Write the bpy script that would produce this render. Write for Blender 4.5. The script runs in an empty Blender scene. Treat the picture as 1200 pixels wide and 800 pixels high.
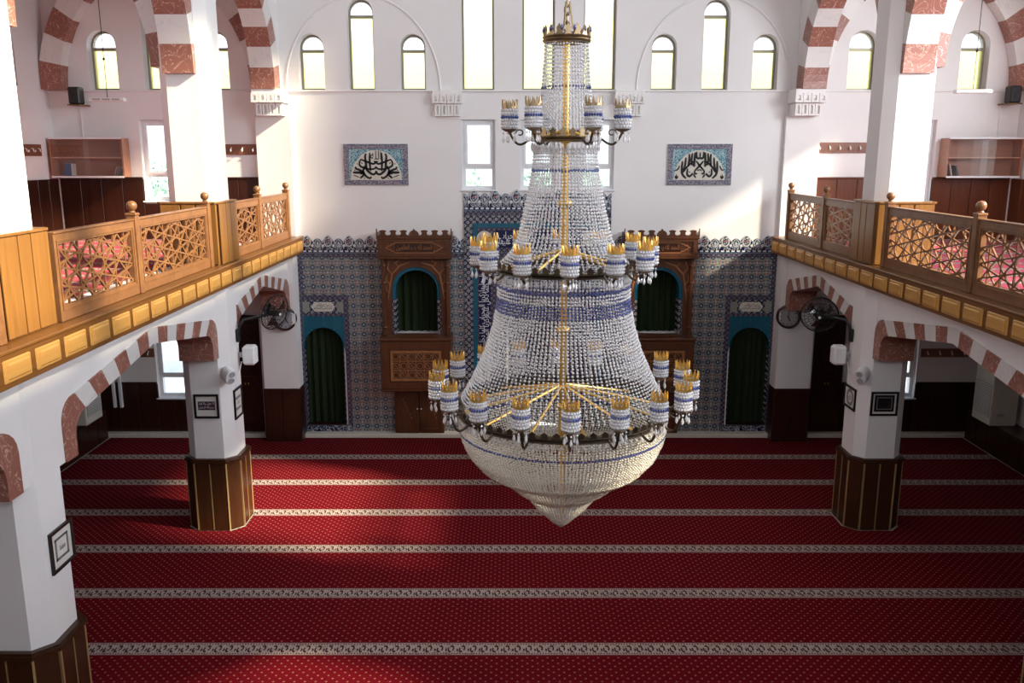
import bpy, bmesh, math, random
import numpy as np
from mathutils import Vector, Matrix
random.seed(7)
R = math.radians
SC = bpy.context.scene
COL = SC.collection
PI = math.pi

# ------------------------------------------------------------------ camera, sky, sun, exposure
EYE = 5.1
cam_d = bpy.data.cameras.new('camera')
cam = bpy.data.objects.new('camera', cam_d); COL.objects.link(cam)
cam.location = (0, 0, EYE); cam.rotation_euler = (R(90 - 12.06), 0, R(0))
cam_d.sensor_width = 36.0; cam_d.lens = 36.0 * 1020 / 1200; cam_d.clip_start = 0.05; cam_d.clip_end = 300
SC.camera = cam
SC.view_settings.view_transform = 'Standard'; SC.view_settings.look = 'None'
SC.view_settings.gamma = 1.0; SC.view_settings.use_curve_mapping = False
SC.view_settings.exposure = 0.28
SC.cycles.max_bounces = 10; SC.cycles.diffuse_bounces = 5; SC.cycles.transparent_max_bounces = 24
SC.cycles.caustics_reflective = False; SC.cycles.caustics_refractive = False
SC.cycles.sample_clamp_indirect = 4.0

W = bpy.data.worlds.new('sky'); SC.world = W; W.use_nodes = True
wn = W.node_tree; wn.nodes.clear()
w_out = wn.nodes.new('ShaderNodeOutputWorld'); w_bg = wn.nodes.new('ShaderNodeBackground')
w_bg.inputs['Strength'].default_value = 1.0
w_tc = wn.nodes.new('ShaderNodeTexCoord'); w_sp = wn.nodes.new('ShaderNodeSeparateXYZ'); w_rp = wn.nodes.new('ShaderNodeValToRGB')
wn.links.new(w_tc.outputs['Generated'], w_sp.inputs[0]); wn.links.new(w_sp.outputs[2], w_rp.inputs[0]); wn.links.new(w_rp.outputs[0], w_bg.inputs[0])
w_rp.color_ramp.elements[0].position = 0.0; w_rp.color_ramp.elements[0].color = (1.25, 1.32, 1.34, 1)        # hazy bright sky: milky at the horizon, brighter higher up
w_rp.color_ramp.elements[1].position = .15; w_rp.color_ramp.elements[1].color = (2.9, 3.05, 3.2, 1)
w_e = w_rp.color_ramp.elements.new(.65); w_e.color = (.75, .95, 1.35, 1)                                       # deeper blue overhead
wn.links.new(w_bg.outputs[0], w_out.inputs[0])

def light(name, kind, loc, direction, energy, color, size=None, size_y=None, angle=None):
    d = bpy.data.lights.new(name, kind); o = bpy.data.objects.new(name, d); COL.objects.link(o)
    d.energy = energy; d.color = color; o.location = loc
    o.rotation_euler = Vector(direction).to_track_quat('-Z', 'Y').to_euler()
    if kind == 'AREA':
        d.shape = 'RECTANGLE'; d.size = size; d.size_y = size_y or size
    if angle is not None: d.angle = R(angle)
    return o
X0 = 0.45                                             # axis of the hall
light('sun', 'SUN', (20, 5, 20), (-1, .30, -.66), 12.0, (1.0, .87, .64), angle=3.5)
light('daylight_right_gallery_windows', 'AREA', (X0 + 8.0, 6.5, 6.9), (-1, .05, .0), 760, (.90, .95, 1.0), 10, 1.5)
light('daylight_right_tympanum', 'AREA', (X0 + 4.25, 7.5, 10.4), (-1, .1, 0), 150, (.90, .95, 1.0), 9, 3.0)
light('daylight_left_gallery_windows', 'AREA', (X0 - 8.15, 7, 6.9), (1, .12, .0), 60, (.90, .95, 1), 13, 1.5)
light('fill_rear', 'AREA', (X0, -3.2, 8.2), (0, 1, .1), 230, (.88, .94, 1), 8, 2.4)  # added fill lamp; the rear wall holds no windows

# ------------------------------------------------------------------ node helpers
class V:
    def __init__(s, nt, sock): s.nt = nt; s.k = sock
    def _m(s, op, *a):
        n = s.nt.nodes.new('ShaderNodeMath'); n.operation = op
        for i, q in enumerate((s,) + a):
            if isinstance(q, V): s.nt.links.new(q.k, n.inputs[i])
            else: n.inputs[i].default_value = q
        return V(s.nt, n.outputs[0])
    def __add__(s, b): return s._m('ADD', b)
    def __sub__(s, b): return s._m('SUBTRACT', b)
    def __mul__(s, b): return s._m('MULTIPLY', b)
    def __truediv__(s, b): return s._m('DIVIDE', b)
    def fract(s): return s._m('FRACT')
    def floor(s): return s._m('FLOOR')
    def sin(s): return s._m('SINE')
    def abs(s): return s._m('ABSOLUTE')
    def sqrt(s): return s._m('SQRT')
    def lt(s, b): return s._m('LESS_THAN', b)
    def gt(s, b): return s._m('GREATER_THAN', b)
    def max(s, b): return s._m('MAXIMUM', b)
    def min(s, b): return s._m('MINIMUM', b)
    def mod(s, b): return s._m('FLOORED_MODULO', b)
    def atan2(s, b): return s._m('ARCTAN2', b)
    def inside(s, a, b): return s.gt(a) * s.lt(b)
def dist(u, v, cx, cy): return ((u - cx) * (u - cx) + (v - cy) * (v - cy)).sqrt()

class MT:
    """a material under construction: node tree, principled shader and helpers"""
    def __init__(s, name, rough=.5, spec=.4, metal=0., color=(.8, .8, .8)):
        s.m = bpy.data.materials.new(name); s.m.use_nodes = True; s.nt = s.m.node_tree
        s.p = s.nt.nodes['Principled BSDF']; s.out = s.nt.nodes['Material Output']
        s.p.inputs['Roughness'].default_value = rough; s.p.inputs['Specular IOR Level'].default_value = spec
        s.p.inputs['Metallic'].default_value = metal; s.p.inputs['Base Color'].default_value = (*color, 1)
    def co(s, kind='Object'):
        t = s.nt.nodes.new('ShaderNodeTexCoord'); x = s.nt.nodes.new('ShaderNodeSeparateXYZ')
        s.nt.links.new(t.outputs[kind], x.inputs[0]); s.tc = t.outputs[kind]
        return [V(s.nt, x.outputs[i]) for i in range(3)]
    def rgb(s, c):
        n = s.nt.nodes.new('ShaderNodeRGB'); n.outputs[0].default_value = (*c, 1); return n.outputs[0]
    def mix(s, f, a, b):
        n = s.nt.nodes.new('ShaderNodeMix'); n.data_type = 'RGBA'
        for sock, q in ((n.inputs[0], f), (n.inputs[6], a), (n.inputs[7], b)):
            if isinstance(q, V): s.nt.links.new(q.k, sock)
            elif isinstance(q, tuple): sock.default_value = (*q, 1)
            elif isinstance(q, (int, float)): sock.default_value = q
            else: s.nt.links.new(q, sock)
        return n.outputs[2]
    def noise(s, scale, detail=3, stretch=None, rough=.55, dist=0.):
        n = s.nt.nodes.new('ShaderNodeTexNoise'); n.inputs['Scale'].default_value = scale
        n.inputs['Detail'].default_value = detail; n.inputs['Roughness'].default_value = rough
        n.inputs['Distortion'].default_value = dist
        t = s.nt.nodes.new('ShaderNodeTexCoord'); src = t.outputs['Object']
        if stretch:
            mp = s.nt.nodes.new('ShaderNodeMapping'); mp.inputs['Scale'].default_value = stretch
            s.nt.links.new(src, mp.inputs[0]); src = mp.outputs[0]
        s.nt.links.new(src, n.inputs['Vector']); return V(s.nt, n.outputs[0])
    def vor(s, scale, feature='DISTANCE_TO_EDGE'):
        n = s.nt.nodes.new('ShaderNodeTexVoronoi'); n.feature = feature; n.inputs['Scale'].default_value = scale
        t = s.nt.nodes.new('ShaderNodeTexCoord'); s.nt.links.new(t.outputs['Object'], n.inputs['Vector'])
        return V(s.nt, n.outputs['Distance'])
    def color(s, sock): s.nt.links.new(sock, s.p.inputs['Base Color']); return s
    def bump(s, v, strength=.3, d=.01):
        b = s.nt.nodes.new('ShaderNodeBump'); b.inputs['Strength'].default_value = strength; b.inputs['Distance'].default_value = d
        s.nt.links.new(v.k, b.inputs['Height']); s.nt.links.new(b.outputs[0], s.p.inputs['Normal']); return s

def flat(name, c, rough=.5, metal=0., spec=.4, vary=.06):
    t = MT(name, rough, spec, metal)
    n = t.noise(6, 2); t.color(t.mix(n, tuple(x * (1 - vary) for x in c), tuple(min(1, x * (1 + vary)) for x in c))); return t.m
def wood(name, dark, lite, stretch, rough=.35, scale=3.0):
    t = MT(name, rough, .45)
    n = t.noise(scale, 5, stretch, .6, 1.2)
    k = ((n - .3) * 2.4).max(0.).min(1.)
    t.color(t.mix(k, dark, lite)); t.bump(n, .08, .004); return t.m

M = {}
def plaster():
    t = MT('white_plaster', .75, .25); n = t.noise(1.3, 4)
    t.color(t.mix(n, (.75, .735, .73), (.83, .82, .815))); t.bump(t.noise(40, 3), .06, .004); return t.m
M['plaster'] = plaster()
M['ceiling_grey'] = flat('grey_ceiling_plaster', (.42, .40, .40), .8)  # unseen ceiling, darkened to bounce less light downwards
def marble(name, base, vein, scale, w):
    t = MT(name, .35, .45); n = t.noise(scale * .6, 3)
    v = t.noise(scale, 4, None, .5, 1.6); ln = (v - .5).abs().lt(w)
    c = t.mix(n, tuple(x * .85 for x in base), base)
    t.color(t.mix(ln, c, vein)); return t.m
M['stone_red'] = marble('red_veined_marble', (.31, .125, .09), (.58, .37, .30), 5.5, .010)
M['stone_white'] = marble('white_marble', (.76, .74, .72), (.62, .60, .59), 2.2, .008)
M['step'] = flat('cream_marble', (.62, .58, .50), .3)
M['carve_white'] = flat('white_gypsum', (.80, .78, .76), .7)
M['fascia'] = wood('honey_brown_wood', (.13, .052, .012), (.21, .088, .022), (1.2, .25, 5), .32)
M['fascia_panel'] = wood('pale_honey_wood', (.46, .235, .060), (.58, .31, .085), (1.2, .4, 5), .3)
M['clad'] = wood('column_honey_wood', (.17, .075, .018), (.26, .12, .03), (5, 5, .3), .3)
M['rail'] = wood('railing_wood', (.15, .066, .026), (.24, .112, .046), (2, 2, 2), .33)
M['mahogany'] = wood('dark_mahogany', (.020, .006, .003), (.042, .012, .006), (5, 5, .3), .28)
M['mahogany_lit'] = wood('sunlit_mahogany', (.09, .026, .011), (.14, .042, .018), (5, 5, .3), .28)  # the left side's mahogany again, warm sunlight put into its colour
M['base_wood'] = wood('dark_red_veneer', (.032, .011, .004), (.058, .020, .007), (5, 5, .3), .3)
M['kiosk'] = wood('chestnut_wood', (.065, .021, .008), (.115, .039, .014), (3, 3, .8), .35)
M['kiosk_lite'] = wood('light_lattice_wood', (.24, .095, .032), (.34, .145, .05), (3, 3, 3), .4)
M['cabinet'] = wood('bookcase_wood', (.30, .125, .075), (.40, .18, .105), (.6, 3, 4), .4)
M['cabinet_edge'] = flat('pale_shelf_edge', (.52, .30, .20), .4)
M['hookwood'] = wood('reddish_hook_board', (.17, .065, .035), (.24, .095, .055), (.6, 3, 4), .4)
M['strip'] = flat('brass_strip', (.55, .40, .18), .35, .6)
M['brass'] = flat('aged_brass', (.28, .205, .12), .32, .9)
M['gold'] = flat('polished_gold', (.78, .49, .13), .3, .85)
M['bronze'] = flat('dark_bronze', (.10, .075, .05), .35, .8)
M['pvc'] = flat('white_window_frame', (.78, .80, .82), .4)
M['gold_frame'] = flat('bronzed_window_frame', (.30, .27, .20), .4, .3)
M['black'] = flat('black_plastic', (.012, .012, .013), .4)
M['white_plastic'] = flat('white_plastic', (.78, .78, .79), .4)
M['grey_plastic'] = flat('grey_plastic', (.38, .39, .40), .45)
M['cream'] = flat('cream_enamel', (.62, .61, .54), .4)
M['paper'] = flat('pale_paper', (.66, .64, .60), .7)
M['frame_black'] = flat('black_frame', (.010, .009, .009), .3)
M['clock_face'] = flat('grey_clock_face', (.24, .23, .24), .5)
M['navy_print'] = flat('plum_print', (.05, .018, .045), .6)
M['grey_print'] = flat('grey_print', (.22, .21, .21), .6)
M['ink'] = flat('black_ink', (.006, .006, .007), .5)
M['navy'] = flat('navy_glaze', (.012, .016, .065), .2)
M['script_white'] = flat('white_glaze', (.66, .67, .69), .3)
M['book_blue'] = flat('blue_book_cover', (.05, .13, .33), .5)
M['book_dark'] = flat('dark_book_cover', (.02, .022, .025), .5)
M['book_pale'] = flat('pale_book_cover', (.55, .52, .48), .6)
M['grass'] = flat('pale_pavement', (.62, .62, .60), .9)
M['bark'] = flat('tree_bark', (.12, .08, .05), .9)

def turquoise():
    t = MT('turquoise_tile', .22, .5); x, y, z = t.co()
    n = t.noise(5, 3); c = t.mix(n, (.008, .075, .125), (.016, .12, .18))
    t.color(c); return t.m
M['turq'] = turquoise()
def curtain():
    t = MT('dark_green_velvet', .85, .15); n = t.noise(7, 3, (6, 6, .5))
    t.color(t.mix(n, (.008, .016, .007), (.022, .036, .013))); return t.m
M['curtain'] = curtain()

def carpet(name, period, phase, width, red=(.115, .0035, .008)):
    t = MT(name, .95, .05); x, y, z = t.co()
    f = ((y - phase) / period).fract(); st = f.lt(width / period); v = f * (period / width)
    # dotted field
    px, py = .105, .105
    d1 = dist((x / px).fract(), (y / py).fract(), .5, .5).lt(.105)
    d2 = dist((x / px + .5).fract(), (y / py + .5).fract(), .5, .5).lt(.105)
    n = t.noise(1.1, 4); fib = t.noise(90, 2)
    c = t.mix(n, tuple(q * .72 for q in red), tuple(q * 1.25 for q in red))
    c = t.mix(fib, c, tuple(q * 1.0 for q in red))
    c = t.mix(d1.max(d2), c, (.30, .10, .08))
    # patterned stripe
    u = (x / .117).fract()
    ed = v.lt(.06).max(v.gt(.94)); fine = ((x / .029).fract().lt(.45)) * (v.inside(.10, .2).max(v.inside(.80, .90)))
    dd = dist(u * 1.0, v * 1.15 + (x * 53.7).sin() * .06, .5, .575)
    motif = dd.inside(.16, .30) * ((u * 1.3 + v).fract().gt(.22)); motif = motif.max(dist(u, v, .05, .42).lt(.11))
    sp = t.noise(34, 2).gt(.56)
    s = t.mix(sp, (.40, .32, .28), (.27, .19, .17))
    s = t.mix(fine, s, (.12, .045, .05)); s = t.mix(motif, s, (.045, .022, .03)); s = t.mix(ed, s, (.17, .07, .07))
    t.color(t.mix(st, c, s)); t.bump(fib, .25, .004); return t.m
M['carpet'] = carpet('red_striped_carpet', 1.1965, 8.303 - .1225, .245)
M['gallery_carpet'] = carpet('gallery_carpet_sun_paled', .62, .1, .17, (.40, .07, .10))  # red carpet with strong sunlight put into the colour as pink

TW, TH = 2.99 / 17, 3.31 / 19
def tile():
    t = MT('floral_wall_tile', .22, .5); x, y, z = t.co()
    u = x / TW; v = z / TH                                    # tile-centred, -.5 .. .5
    r = dist(u, v, 0., .08); a = (v - .08).atan2(u)
    pet = r + (a * 8.).sin() * .02
    n = t.noise(25, 2)
    c = t.mix(n, (.19, .21, .20), (.30, .30, .26))
    c = t.mix(r.inside(.30, .345), c, (.10, .12, .17))
    c = t.mix((dist(u.abs(), v, .5, -.42).lt(.16)), c, (.05, .16, .22))
    c = t.mix((dist(u.abs(), v, .5, -.42).lt(.07)), c, (.50, .50, .50))
    c = t.mix((dist(u.abs(), v, .27, -.33).lt(.085)), c, (.30, .07, .05))
    c = t.mix((dist(u.abs(), v, .32, .40).lt(.075)), c, (.32, .08, .06))
    c = t.mix((dist(u.abs(), v, .47, .08).lt(.10)), c, (.035, .05, .12))
    c = t.mix((dist(u, v, 0., -.42).lt(.09)), c, (.03, .05, .14))
    c = t.mix(pet.lt(.235), c, (.010, .014, .055)); c = t.mix(r.inside(.105, .135), c, (.16, .30, .34)); c = t.mix(r.lt(.075), c, (.52, .50, .48))
    t.color(c); return t.m
M['tile'] = tile()
FW, FH = 2.99 / 17 * 2, .33
def frieze():
    t = MT('crested_frieze_tile', .22, .5); x, y, z = t.co()
    u = x / FW; v = z / FH                                    # -.5..5, two crests a tile: big in the middle, small at the edges
    au = u.abs(); ae = (au - .5).abs()
    c = (.008, .012, .045)
    n = t.noise(18, 3, None, .6, .8)
    sc = (n - .5).abs().lt(.03)
    c = t.mix(sc * v.gt(-.34), (.008, .012, .045), (.46, .48, .52))
    rim1 = dist(au * 1.25, v * .8, 0., .12).inside(.20, .245); c = t.mix(rim1, c, (.55, .57, .60))
    rim2 = dist(ae * 1.4, v * .85, 0., .02).inside(.15, .19); c = t.mix(rim2, c, (.42, .48, .53))
    c = t.mix(dist(au * 1.2, v, .30, -.10).lt(.075), c, (.62, .62, .62))
    c = t.mix(dist(au, v, 0., .14).lt(.055), c, (.35, .10, .08))
    c = t.mix(dist(ae, v * .8, 0., .02).lt(.05), c, (.55, .57, .58))
    c = t.mix(v.inside(-.44, -.36) * ((u * 4.).fract().inside(.2, .8)), c, (.62, .63, .65))
    c = t.mix(v.lt(-.46), c, (.05, .12, .2))
    t.color(c); return t.m
M['frieze'] = frieze()
def border(name, dark, lite, scale):
    t = MT(name, .22, .5); x, y, z = t.co()
    u = ((x + z) * scale).fract(); v = ((x - z) * scale).fract()
    d = dist(u, v, .5, .5); n = t.noise(40, 2)
    c = t.mix(d.inside(.16, .34), dark, lite); c = t.mix(d.lt(.10), c, (.30, .12, .12)); c = t.mix(n.gt(.6), c, tuple(q * .6 for q in lite)); t.color(c); return t.m
M['border'] = border('purple_border_tile', (.035, .035, .075), (.17, .155, .18), 11)
M['border_white'] = border('white_border_tile', (.015, .02, .05), (.34, .35, .36), 9)
def panel_ground():
    t = MT('arabesque_turquoise', .25, .5); n = t.noise(16, 3, None, .5, 2.0); k = (n - .5).abs().lt(.05)
    t.color(t.mix(k, (.03, .19, .25), (.40, .52, .56))); return t.m
M['arabesque'] = panel_ground()
def panel_border():
    t = MT('grey_floral_border', .3, .4); n = t.noise(45, 3); k = n.gt(.52)
    t.color(t.mix(k, (.10, .105, .16), (.30, .27, .30))); return t.m
M['panel_border'] = panel_border()
M['panel_ivory'] = flat('ivory_glaze', (.62, .59, .52), .3)

def glassy(name, tint, transparent, kind='clear'):
    m = bpy.data.materials.new(name); m.use_nodes = True; nt = m.node_tree; nt.nodes.clear()
    out = nt.nodes.new('ShaderNodeOutputMaterial'); mx = nt.nodes.new('ShaderNodeMixShader')
    tr = nt.nodes.new('ShaderNodeBsdfTransparent'); tr.inputs[0].default_value = (*tint, 1)
    if kind == 'clear':
        b = nt.nodes.new('ShaderNodeBsdfGlossy'); b.inputs['Roughness'].default_value = .03
    else:
        b = nt.nodes.new('ShaderNodeBsdfTranslucent'); b.inputs[0].default_value = (*tint, 1)
        tr = nt.nodes.new('ShaderNodeBsdfRefraction'); tr.inputs['Color'].default_value = (*tint, 1); tr.inputs['Roughness'].default_value = .3; tr.inputs['IOR'].default_value = 1.02
    mx.inputs[0].default_value = 1 - transparent
    nt.links.new(tr.outputs[0], mx.inputs[1]); nt.links.new(b.outputs[0], mx.inputs[2]); nt.links.new(mx.outputs[0], out.inputs[0]); return m
M['glass'] = glassy('clear_glass', (.96, .98, 1), .95)
M['cab_glass'] = glassy('cabinet_glass', (.97, .96, .96), .955)
M['yellow'] = glassy('yellow_frosted_glass', (1.0, .98, .61), .9, 'frost')
M['mesh_cage'] = glassy('smoked_blade', (.34, .32, .32), .85)
def crystal(name, c, tr=.30, rough=.08):
    m = bpy.data.materials.new(name); m.use_nodes = True; nt = m.node_tree
    p = nt.nodes['Principled BSDF']; out = nt.nodes['Material Output']
    p.inputs['Base Color'].default_value = (*c, 1); p.inputs['Roughness'].default_value = rough
    p.inputs['Specular IOR Level'].default_value = .9; p.inputs['Coat Weight'].default_value = .4; p.inputs['Coat Roughness'].default_value = .03
    t = nt.nodes.new('ShaderNodeBsdfTransparent'); mx = nt.nodes.new('ShaderNodeMixShader'); mx.inputs[0].default_value = 1 - tr
    nt.links.new(t.outputs[0], mx.inputs[1]); nt.links.new(p.outputs[0], mx.inputs[2]); nt.links.new(mx.outputs[0], out.inputs[0]); return m
M['crystal'] = crystal('clear_crystal', (.86, .85, .86))
M['crystal_basin'] = crystal('cream_crystal', (.80, .74, .63), .18, .15)
M['crystal_blue'] = crystal('cobalt_crystal', (.07, .10, .34), .2)
def leafy():
    t = MT('tree_leaves', .6, .2); n = t.noise(3, 2); t.color(t.mix(n, (.26, .44, .30), (.40, .58, .46))); return t.m
M['leaf'] = leafy()

# ------------------------------------------------------------------ mesh helpers
ORG = {}
class MB:
    def __init__(s): s.v = []; s.f = []
    def add(s, vs, fs):
        b = len(s.v); s.v += [tuple(q) for q in vs]; s.f += [tuple(i + b for i in f) for f in fs]; return s
    def box(s, x0, x1, y0, y1, z0, z1, bev=0.):
        if bev > 0:                                          # chamfered box: three nested slabs
            b = min(bev, .45 * min(abs(x1 - x0), abs(y1 - y0), abs(z1 - z0)))
            vs = []
            for z, i in ((z0, b), (z0 + b, 0), (z1 - b, 0), (z1, b)):
                X1, X2, Y1, Y2 = x0 + i, x1 - i, y0 + i, y1 - i
                c = b if i == 0 else 0
                vs += [(X1 + c, Y1, z), (X2 - c, Y1, z), (X2, Y1 + c, z), (X2, Y2 - c, z), (X2 - c, Y2, z), (X1 + c, Y2, z), (X1, Y2 - c, z), (X1, Y1 + c, z)]
            fs = [tuple(range(7, -1, -1)), tuple(range(24, 32))]
            for k in range(3):
                for i in range(8):
                    j = (i + 1) % 8; fs.append((k * 8 + i, k * 8 + j, k * 8 + 8 + j, k * 8 + 8 + i))
            return s.add(vs, fs)
        vs = [(x, y, z) for z in (z0, z1) for x, y in ((x0, y0), (x1, y0), (x1, y1), (x0, y1))]
        return s.add(vs, [(3, 2, 1, 0), (4, 5, 6, 7), (0, 1, 5, 4), (1, 2, 6, 5), (2, 3, 7, 6), (3, 0, 4, 7)])
    def prism(s, poly, plane, a, b):
        """poly in the plane 'xy','xz' or 'yz', extruded along the third axis from a to b"""
        def P(p, t): return {'xy': (p[0], p[1], t), 'xz': (p[0], t, p[1]), 'yz': (t, p[0], p[1])}[plane]
        n = len(poly); vs = [P(p, a) for p in poly] + [P(p, b) for p in poly]
        fs = [tuple(range(n))[::-1], tuple(range(n, 2 * n))] + [(i, (i + 1) % n, n + (i + 1) % n, n + i) for i in range(n)]
        return s.add(vs, fs)
    def lathe(s, prof, n, c=(0, 0, 0), axis='z', closed=False):
        vs = []
        for r, z in prof:
            for i in range(n):
                a = 2 * PI * i / n; p = (r * math.cos(a), r * math.sin(a), z)
                if axis == 'y': p = (p[0], p[2], p[1])
                if axis == 'x': p = (p[2], p[0], p[1])
                vs.append((p[0] + c[0], p[1] + c[1], p[2] + c[2]))
        m = len(prof); fs = []
        for k in range(m if closed else m - 1):
            q = (k + 1) % m
            for i in range(n):
                j = (i + 1) % n; fs.append((k * n + i, k * n + j, q * n + j, q * n + i))
        if not closed:
            if prof[0][0] > 1e-6: fs.append(tuple(range(n))[::-1])
            if prof[-1][0] > 1e-6: fs.append(tuple(range((m - 1) * n, m * n)))
        return s.add(vs, fs)
    def tube(s, path, r, n=6, closed=False):
        P = [Vector(p) for p in path]; m = len(P); vs = []; fs = []
        rr = r if isinstance(r, (list, tuple)) else [r] * m
        up = None
        for k in range(m):
            if closed: t = P[(k + 1) % m] - P[k - 1]
            else: t = P[min(k + 1, m - 1)] - P[max(k - 1, 0)]
            t.normalize()
            if up is None:
                up = Vector((0, 0, 1)) if abs(t.z) < .9 else Vector((1, 0, 0))
            sx = t.cross(up)
            if sx.length < 1e-4: sx = t.orthogonal()
            sx.normalize(); up = sx.cross(t).normalized()
            for i in range(n):
                a = 2 * PI * i / n; vs.append(P[k] + (sx * math.cos(a) + up * math.sin(a)) * rr[k])
        for k in range(m if closed else m - 1):
            q = (k + 1) % m
            for i in range(n):
                j = (i + 1) % n; fs.append((k * n + i, k * n + j, q * n + j, q * n + i))
        if not closed: fs += [tuple(range(n))[::-1], tuple(range((m - 1) * n, m * n))]
        return s.add(vs, fs)
    def ball(s, c, r, n=12, k=7, sz=1.):
        return s.lathe([(max(1e-7, r * math.sin(PI * i / k)) if 0 < i < k else 1e-7, -r * sz * math.cos(PI * i / k)) for i in range(k + 1)], n, c)
    def xform(s, mat, start=0):
        s.v[start:] = [tuple(mat @ Vector(q)) for q in s.v[start:]]; return s
    def build(s, name, mat, parent=None, smooth=False, loc=None):
        me = bpy.data.meshes.new(name)
        o0 = Vector(ORG.get(parent.name, (0, 0, 0))) if parent else Vector((0, 0, 0))
        me.from_pydata([tuple(Vector(q) - o0) for q in s.v] if loc is None else s.v, [], s.f)
        bm = bmesh.new(); bm.from_mesh(me); bmesh.ops.recalc_face_normals(bm, faces=bm.faces); bm.to_mesh(me); bm.free()
        me.materials.append(M[mat] if isinstance(mat, str) else mat)
        if smooth:
            me.polygons.foreach_set('use_smooth', [True] * len(me.polygons))
            try: me.set_sharp_from_angle(angle=R(40))
            except Exception: pass
        o = bpy.data.objects.new(name, me); COL.objects.link(o)
        if parent: o.parent = parent; ORG[o.name] = tuple(o0)
        if loc is not None: o.location = tuple(Vector(loc) - o0)
        return o
def tag(o, label=None, cat=None, group=None, kind=None):
    if label: o['label'] = label
    if cat: o['category'] = cat
    if group: o['group'] = group
    if kind: o['kind'] = kind
    return o
def thing(name, loc, label, cat, group=None):
    o = bpy.data.objects.new(name, None); COL.objects.link(o); o.location = loc; o.empty_display_size = .1
    ORG[o.name] = tuple(loc); return tag(o, label, cat, group)
def place(name, src, parent, loc, rotz=0.):
    """another piece sharing src's mesh"""
    o = bpy.data.objects.new(name, src.data if hasattr(src, 'data') else src); COL.objects.link(o)
    if parent:
        o0 = ORG.get(parent.name, (0, 0, 0)); o.parent = parent; o.location = tuple(Vector(loc) - Vector(o0)); ORG[o.name] = o0
    else: o.location = loc
    o.rotation_euler = (0, 0, rotz); return o
def shared(name, mb, mat, smooth=False):
    """a mesh kept for placing, built about its own origin"""
    o = mb.build(name, mat, None, smooth); me = o.data; bpy.data.objects.remove(o); return me
NT = [0]
def trim(mb, mat, label=None, parent=None):
    NT[0] += 1; o = mb.build('trim_%d' % NT[0], mat, parent); o['kind'] = 'structure'
    if label: o['label'] = label
    return o
def struct_root(name, loc=(0, 0, 0)):
    o = bpy.data.objects.new(name, None); COL.objects.link(o); o.location = loc; ORG[o.name] = tuple(loc); o['kind'] = 'structure'; return o

def arch_pts(cx, hw, z0, zs, rise, n=16, point=0.):
    """closed outline: jambs from z0 up to the springing zs, then a half ellipse (slightly pointed)"""
    p = [(cx - hw, z0)]
    for i in range(n + 1):
        a = PI - PI * i / n; x = math.cos(a); z = math.sin(a)
        z = z * (1 - point) + point * (1 - abs(x))
        p.append((cx + hw * x, zs + rise * z))
    return p + [(cx + hw, z0)]
def rect(x0, x1, z0, z1): return [(x0, z0), (x1, z0), (x1, z1), (x0, z1)]
def plate(outer, holes, plane, a, b):
    """a plate with holes between a and b along the plane's normal, filled by a 2-D curve"""
    cu = bpy.data.curves.new('plate', 'CURVE'); cu.dimensions = '2D'; cu.fill_mode = 'BOTH'; cu.extrude = .5
    for poly in [outer] + holes:
        sp = cu.splines.new('POLY'); sp.points.add(len(poly) - 1); sp.use_cyclic_u = True
        for k, p in enumerate(poly): sp.points[k].co = (p[0], p[1], 0, 1)
    o = bpy.data.objects.new('plate', cu); COL.objects.link(o)
    dg = bpy.context.evaluated_depsgraph_get(); me = bpy.data.meshes.new_from_object(o.evaluated_get(dg))
    bpy.data.objects.remove(o); bpy.data.curves.remove(cu)
    mb = MB(); mid, h = (a + b) / 2, (b - a)
    vs = []
    for v in me.vertices:
        x, y, t = v.co.x, v.co.y, mid + v.co.z * h
        vs.append({'xy': (x, y, t), 'xz': (x, t, y), 'yz': (t, x, y)}[plane])
    # weld by position so that normals can be made consistent
    key = {}; idx = []; out = []
    for q in vs:
        k = tuple(round(c, 5) for c in q)
        if k not in key: key[k] = len(out); out.append(q)
        idx.append(key[k])
    fs = []
    for p in me.polygons:
        f = []
        for i in p.vertices:
            if idx[i] not in f: f.append(idx[i])
        if len(f) > 2: fs.append(tuple(f))
    bpy.data.meshes.remove(me); return mb.add(out, fs)

# ------------------------------------------------------------------ lettering
AR = {'ا': (0xFE8D, 0xFE8E), 'أ': (0xFE83, 0xFE84), 'إ': (0xFE87, 0xFE88), 'ب': 0xFE8F, 'ت': 0xFE95, 'ج': 0xFE9D, 'ح': 0xFEA1, 'خ': 0xFEA5, 'د': (0xFEA9, 0xFEAA),
      'ذ': (0xFEAB, 0xFEAC), 'ر': (0xFEAD, 0xFEAE), 'ز': (0xFEAF, 0xFEB0), 'س': 0xFEB1, 'ش': 0xFEB5, 'ص': 0xFEB9, 'ع': 0xFEC9, 'ف': 0xFED1, 'ق': 0xFED5, 'ك': 0xFED9,
      'ل': 0xFEDD, 'م': 0xFEE1, 'ن': 0xFEE5, 'ه': 0xFEE9, 'و': (0xFEED, 0xFEEE), 'ي': 0xFEF1, 'ى': (0xFEEF, 0xFEF0), 'ة': (0xFE93, 0xFE94)}
def shape_ar(s):
    out = []
    for w in s.split(' '):
        g = ''; prev = False
        for i, ch in enumerate(w):
            e = AR[ch]; dual = isinstance(e, int); nxt = i + 1 < len(w)
            if dual: code = e + (3 if prev and nxt else 1 if prev else 2 if nxt else 0)
            else: code = e[1] if prev else e[0]
            g += chr(code); prev = dual
        out.append(g[::-1])
    return ' '.join(out[::-1])
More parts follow.
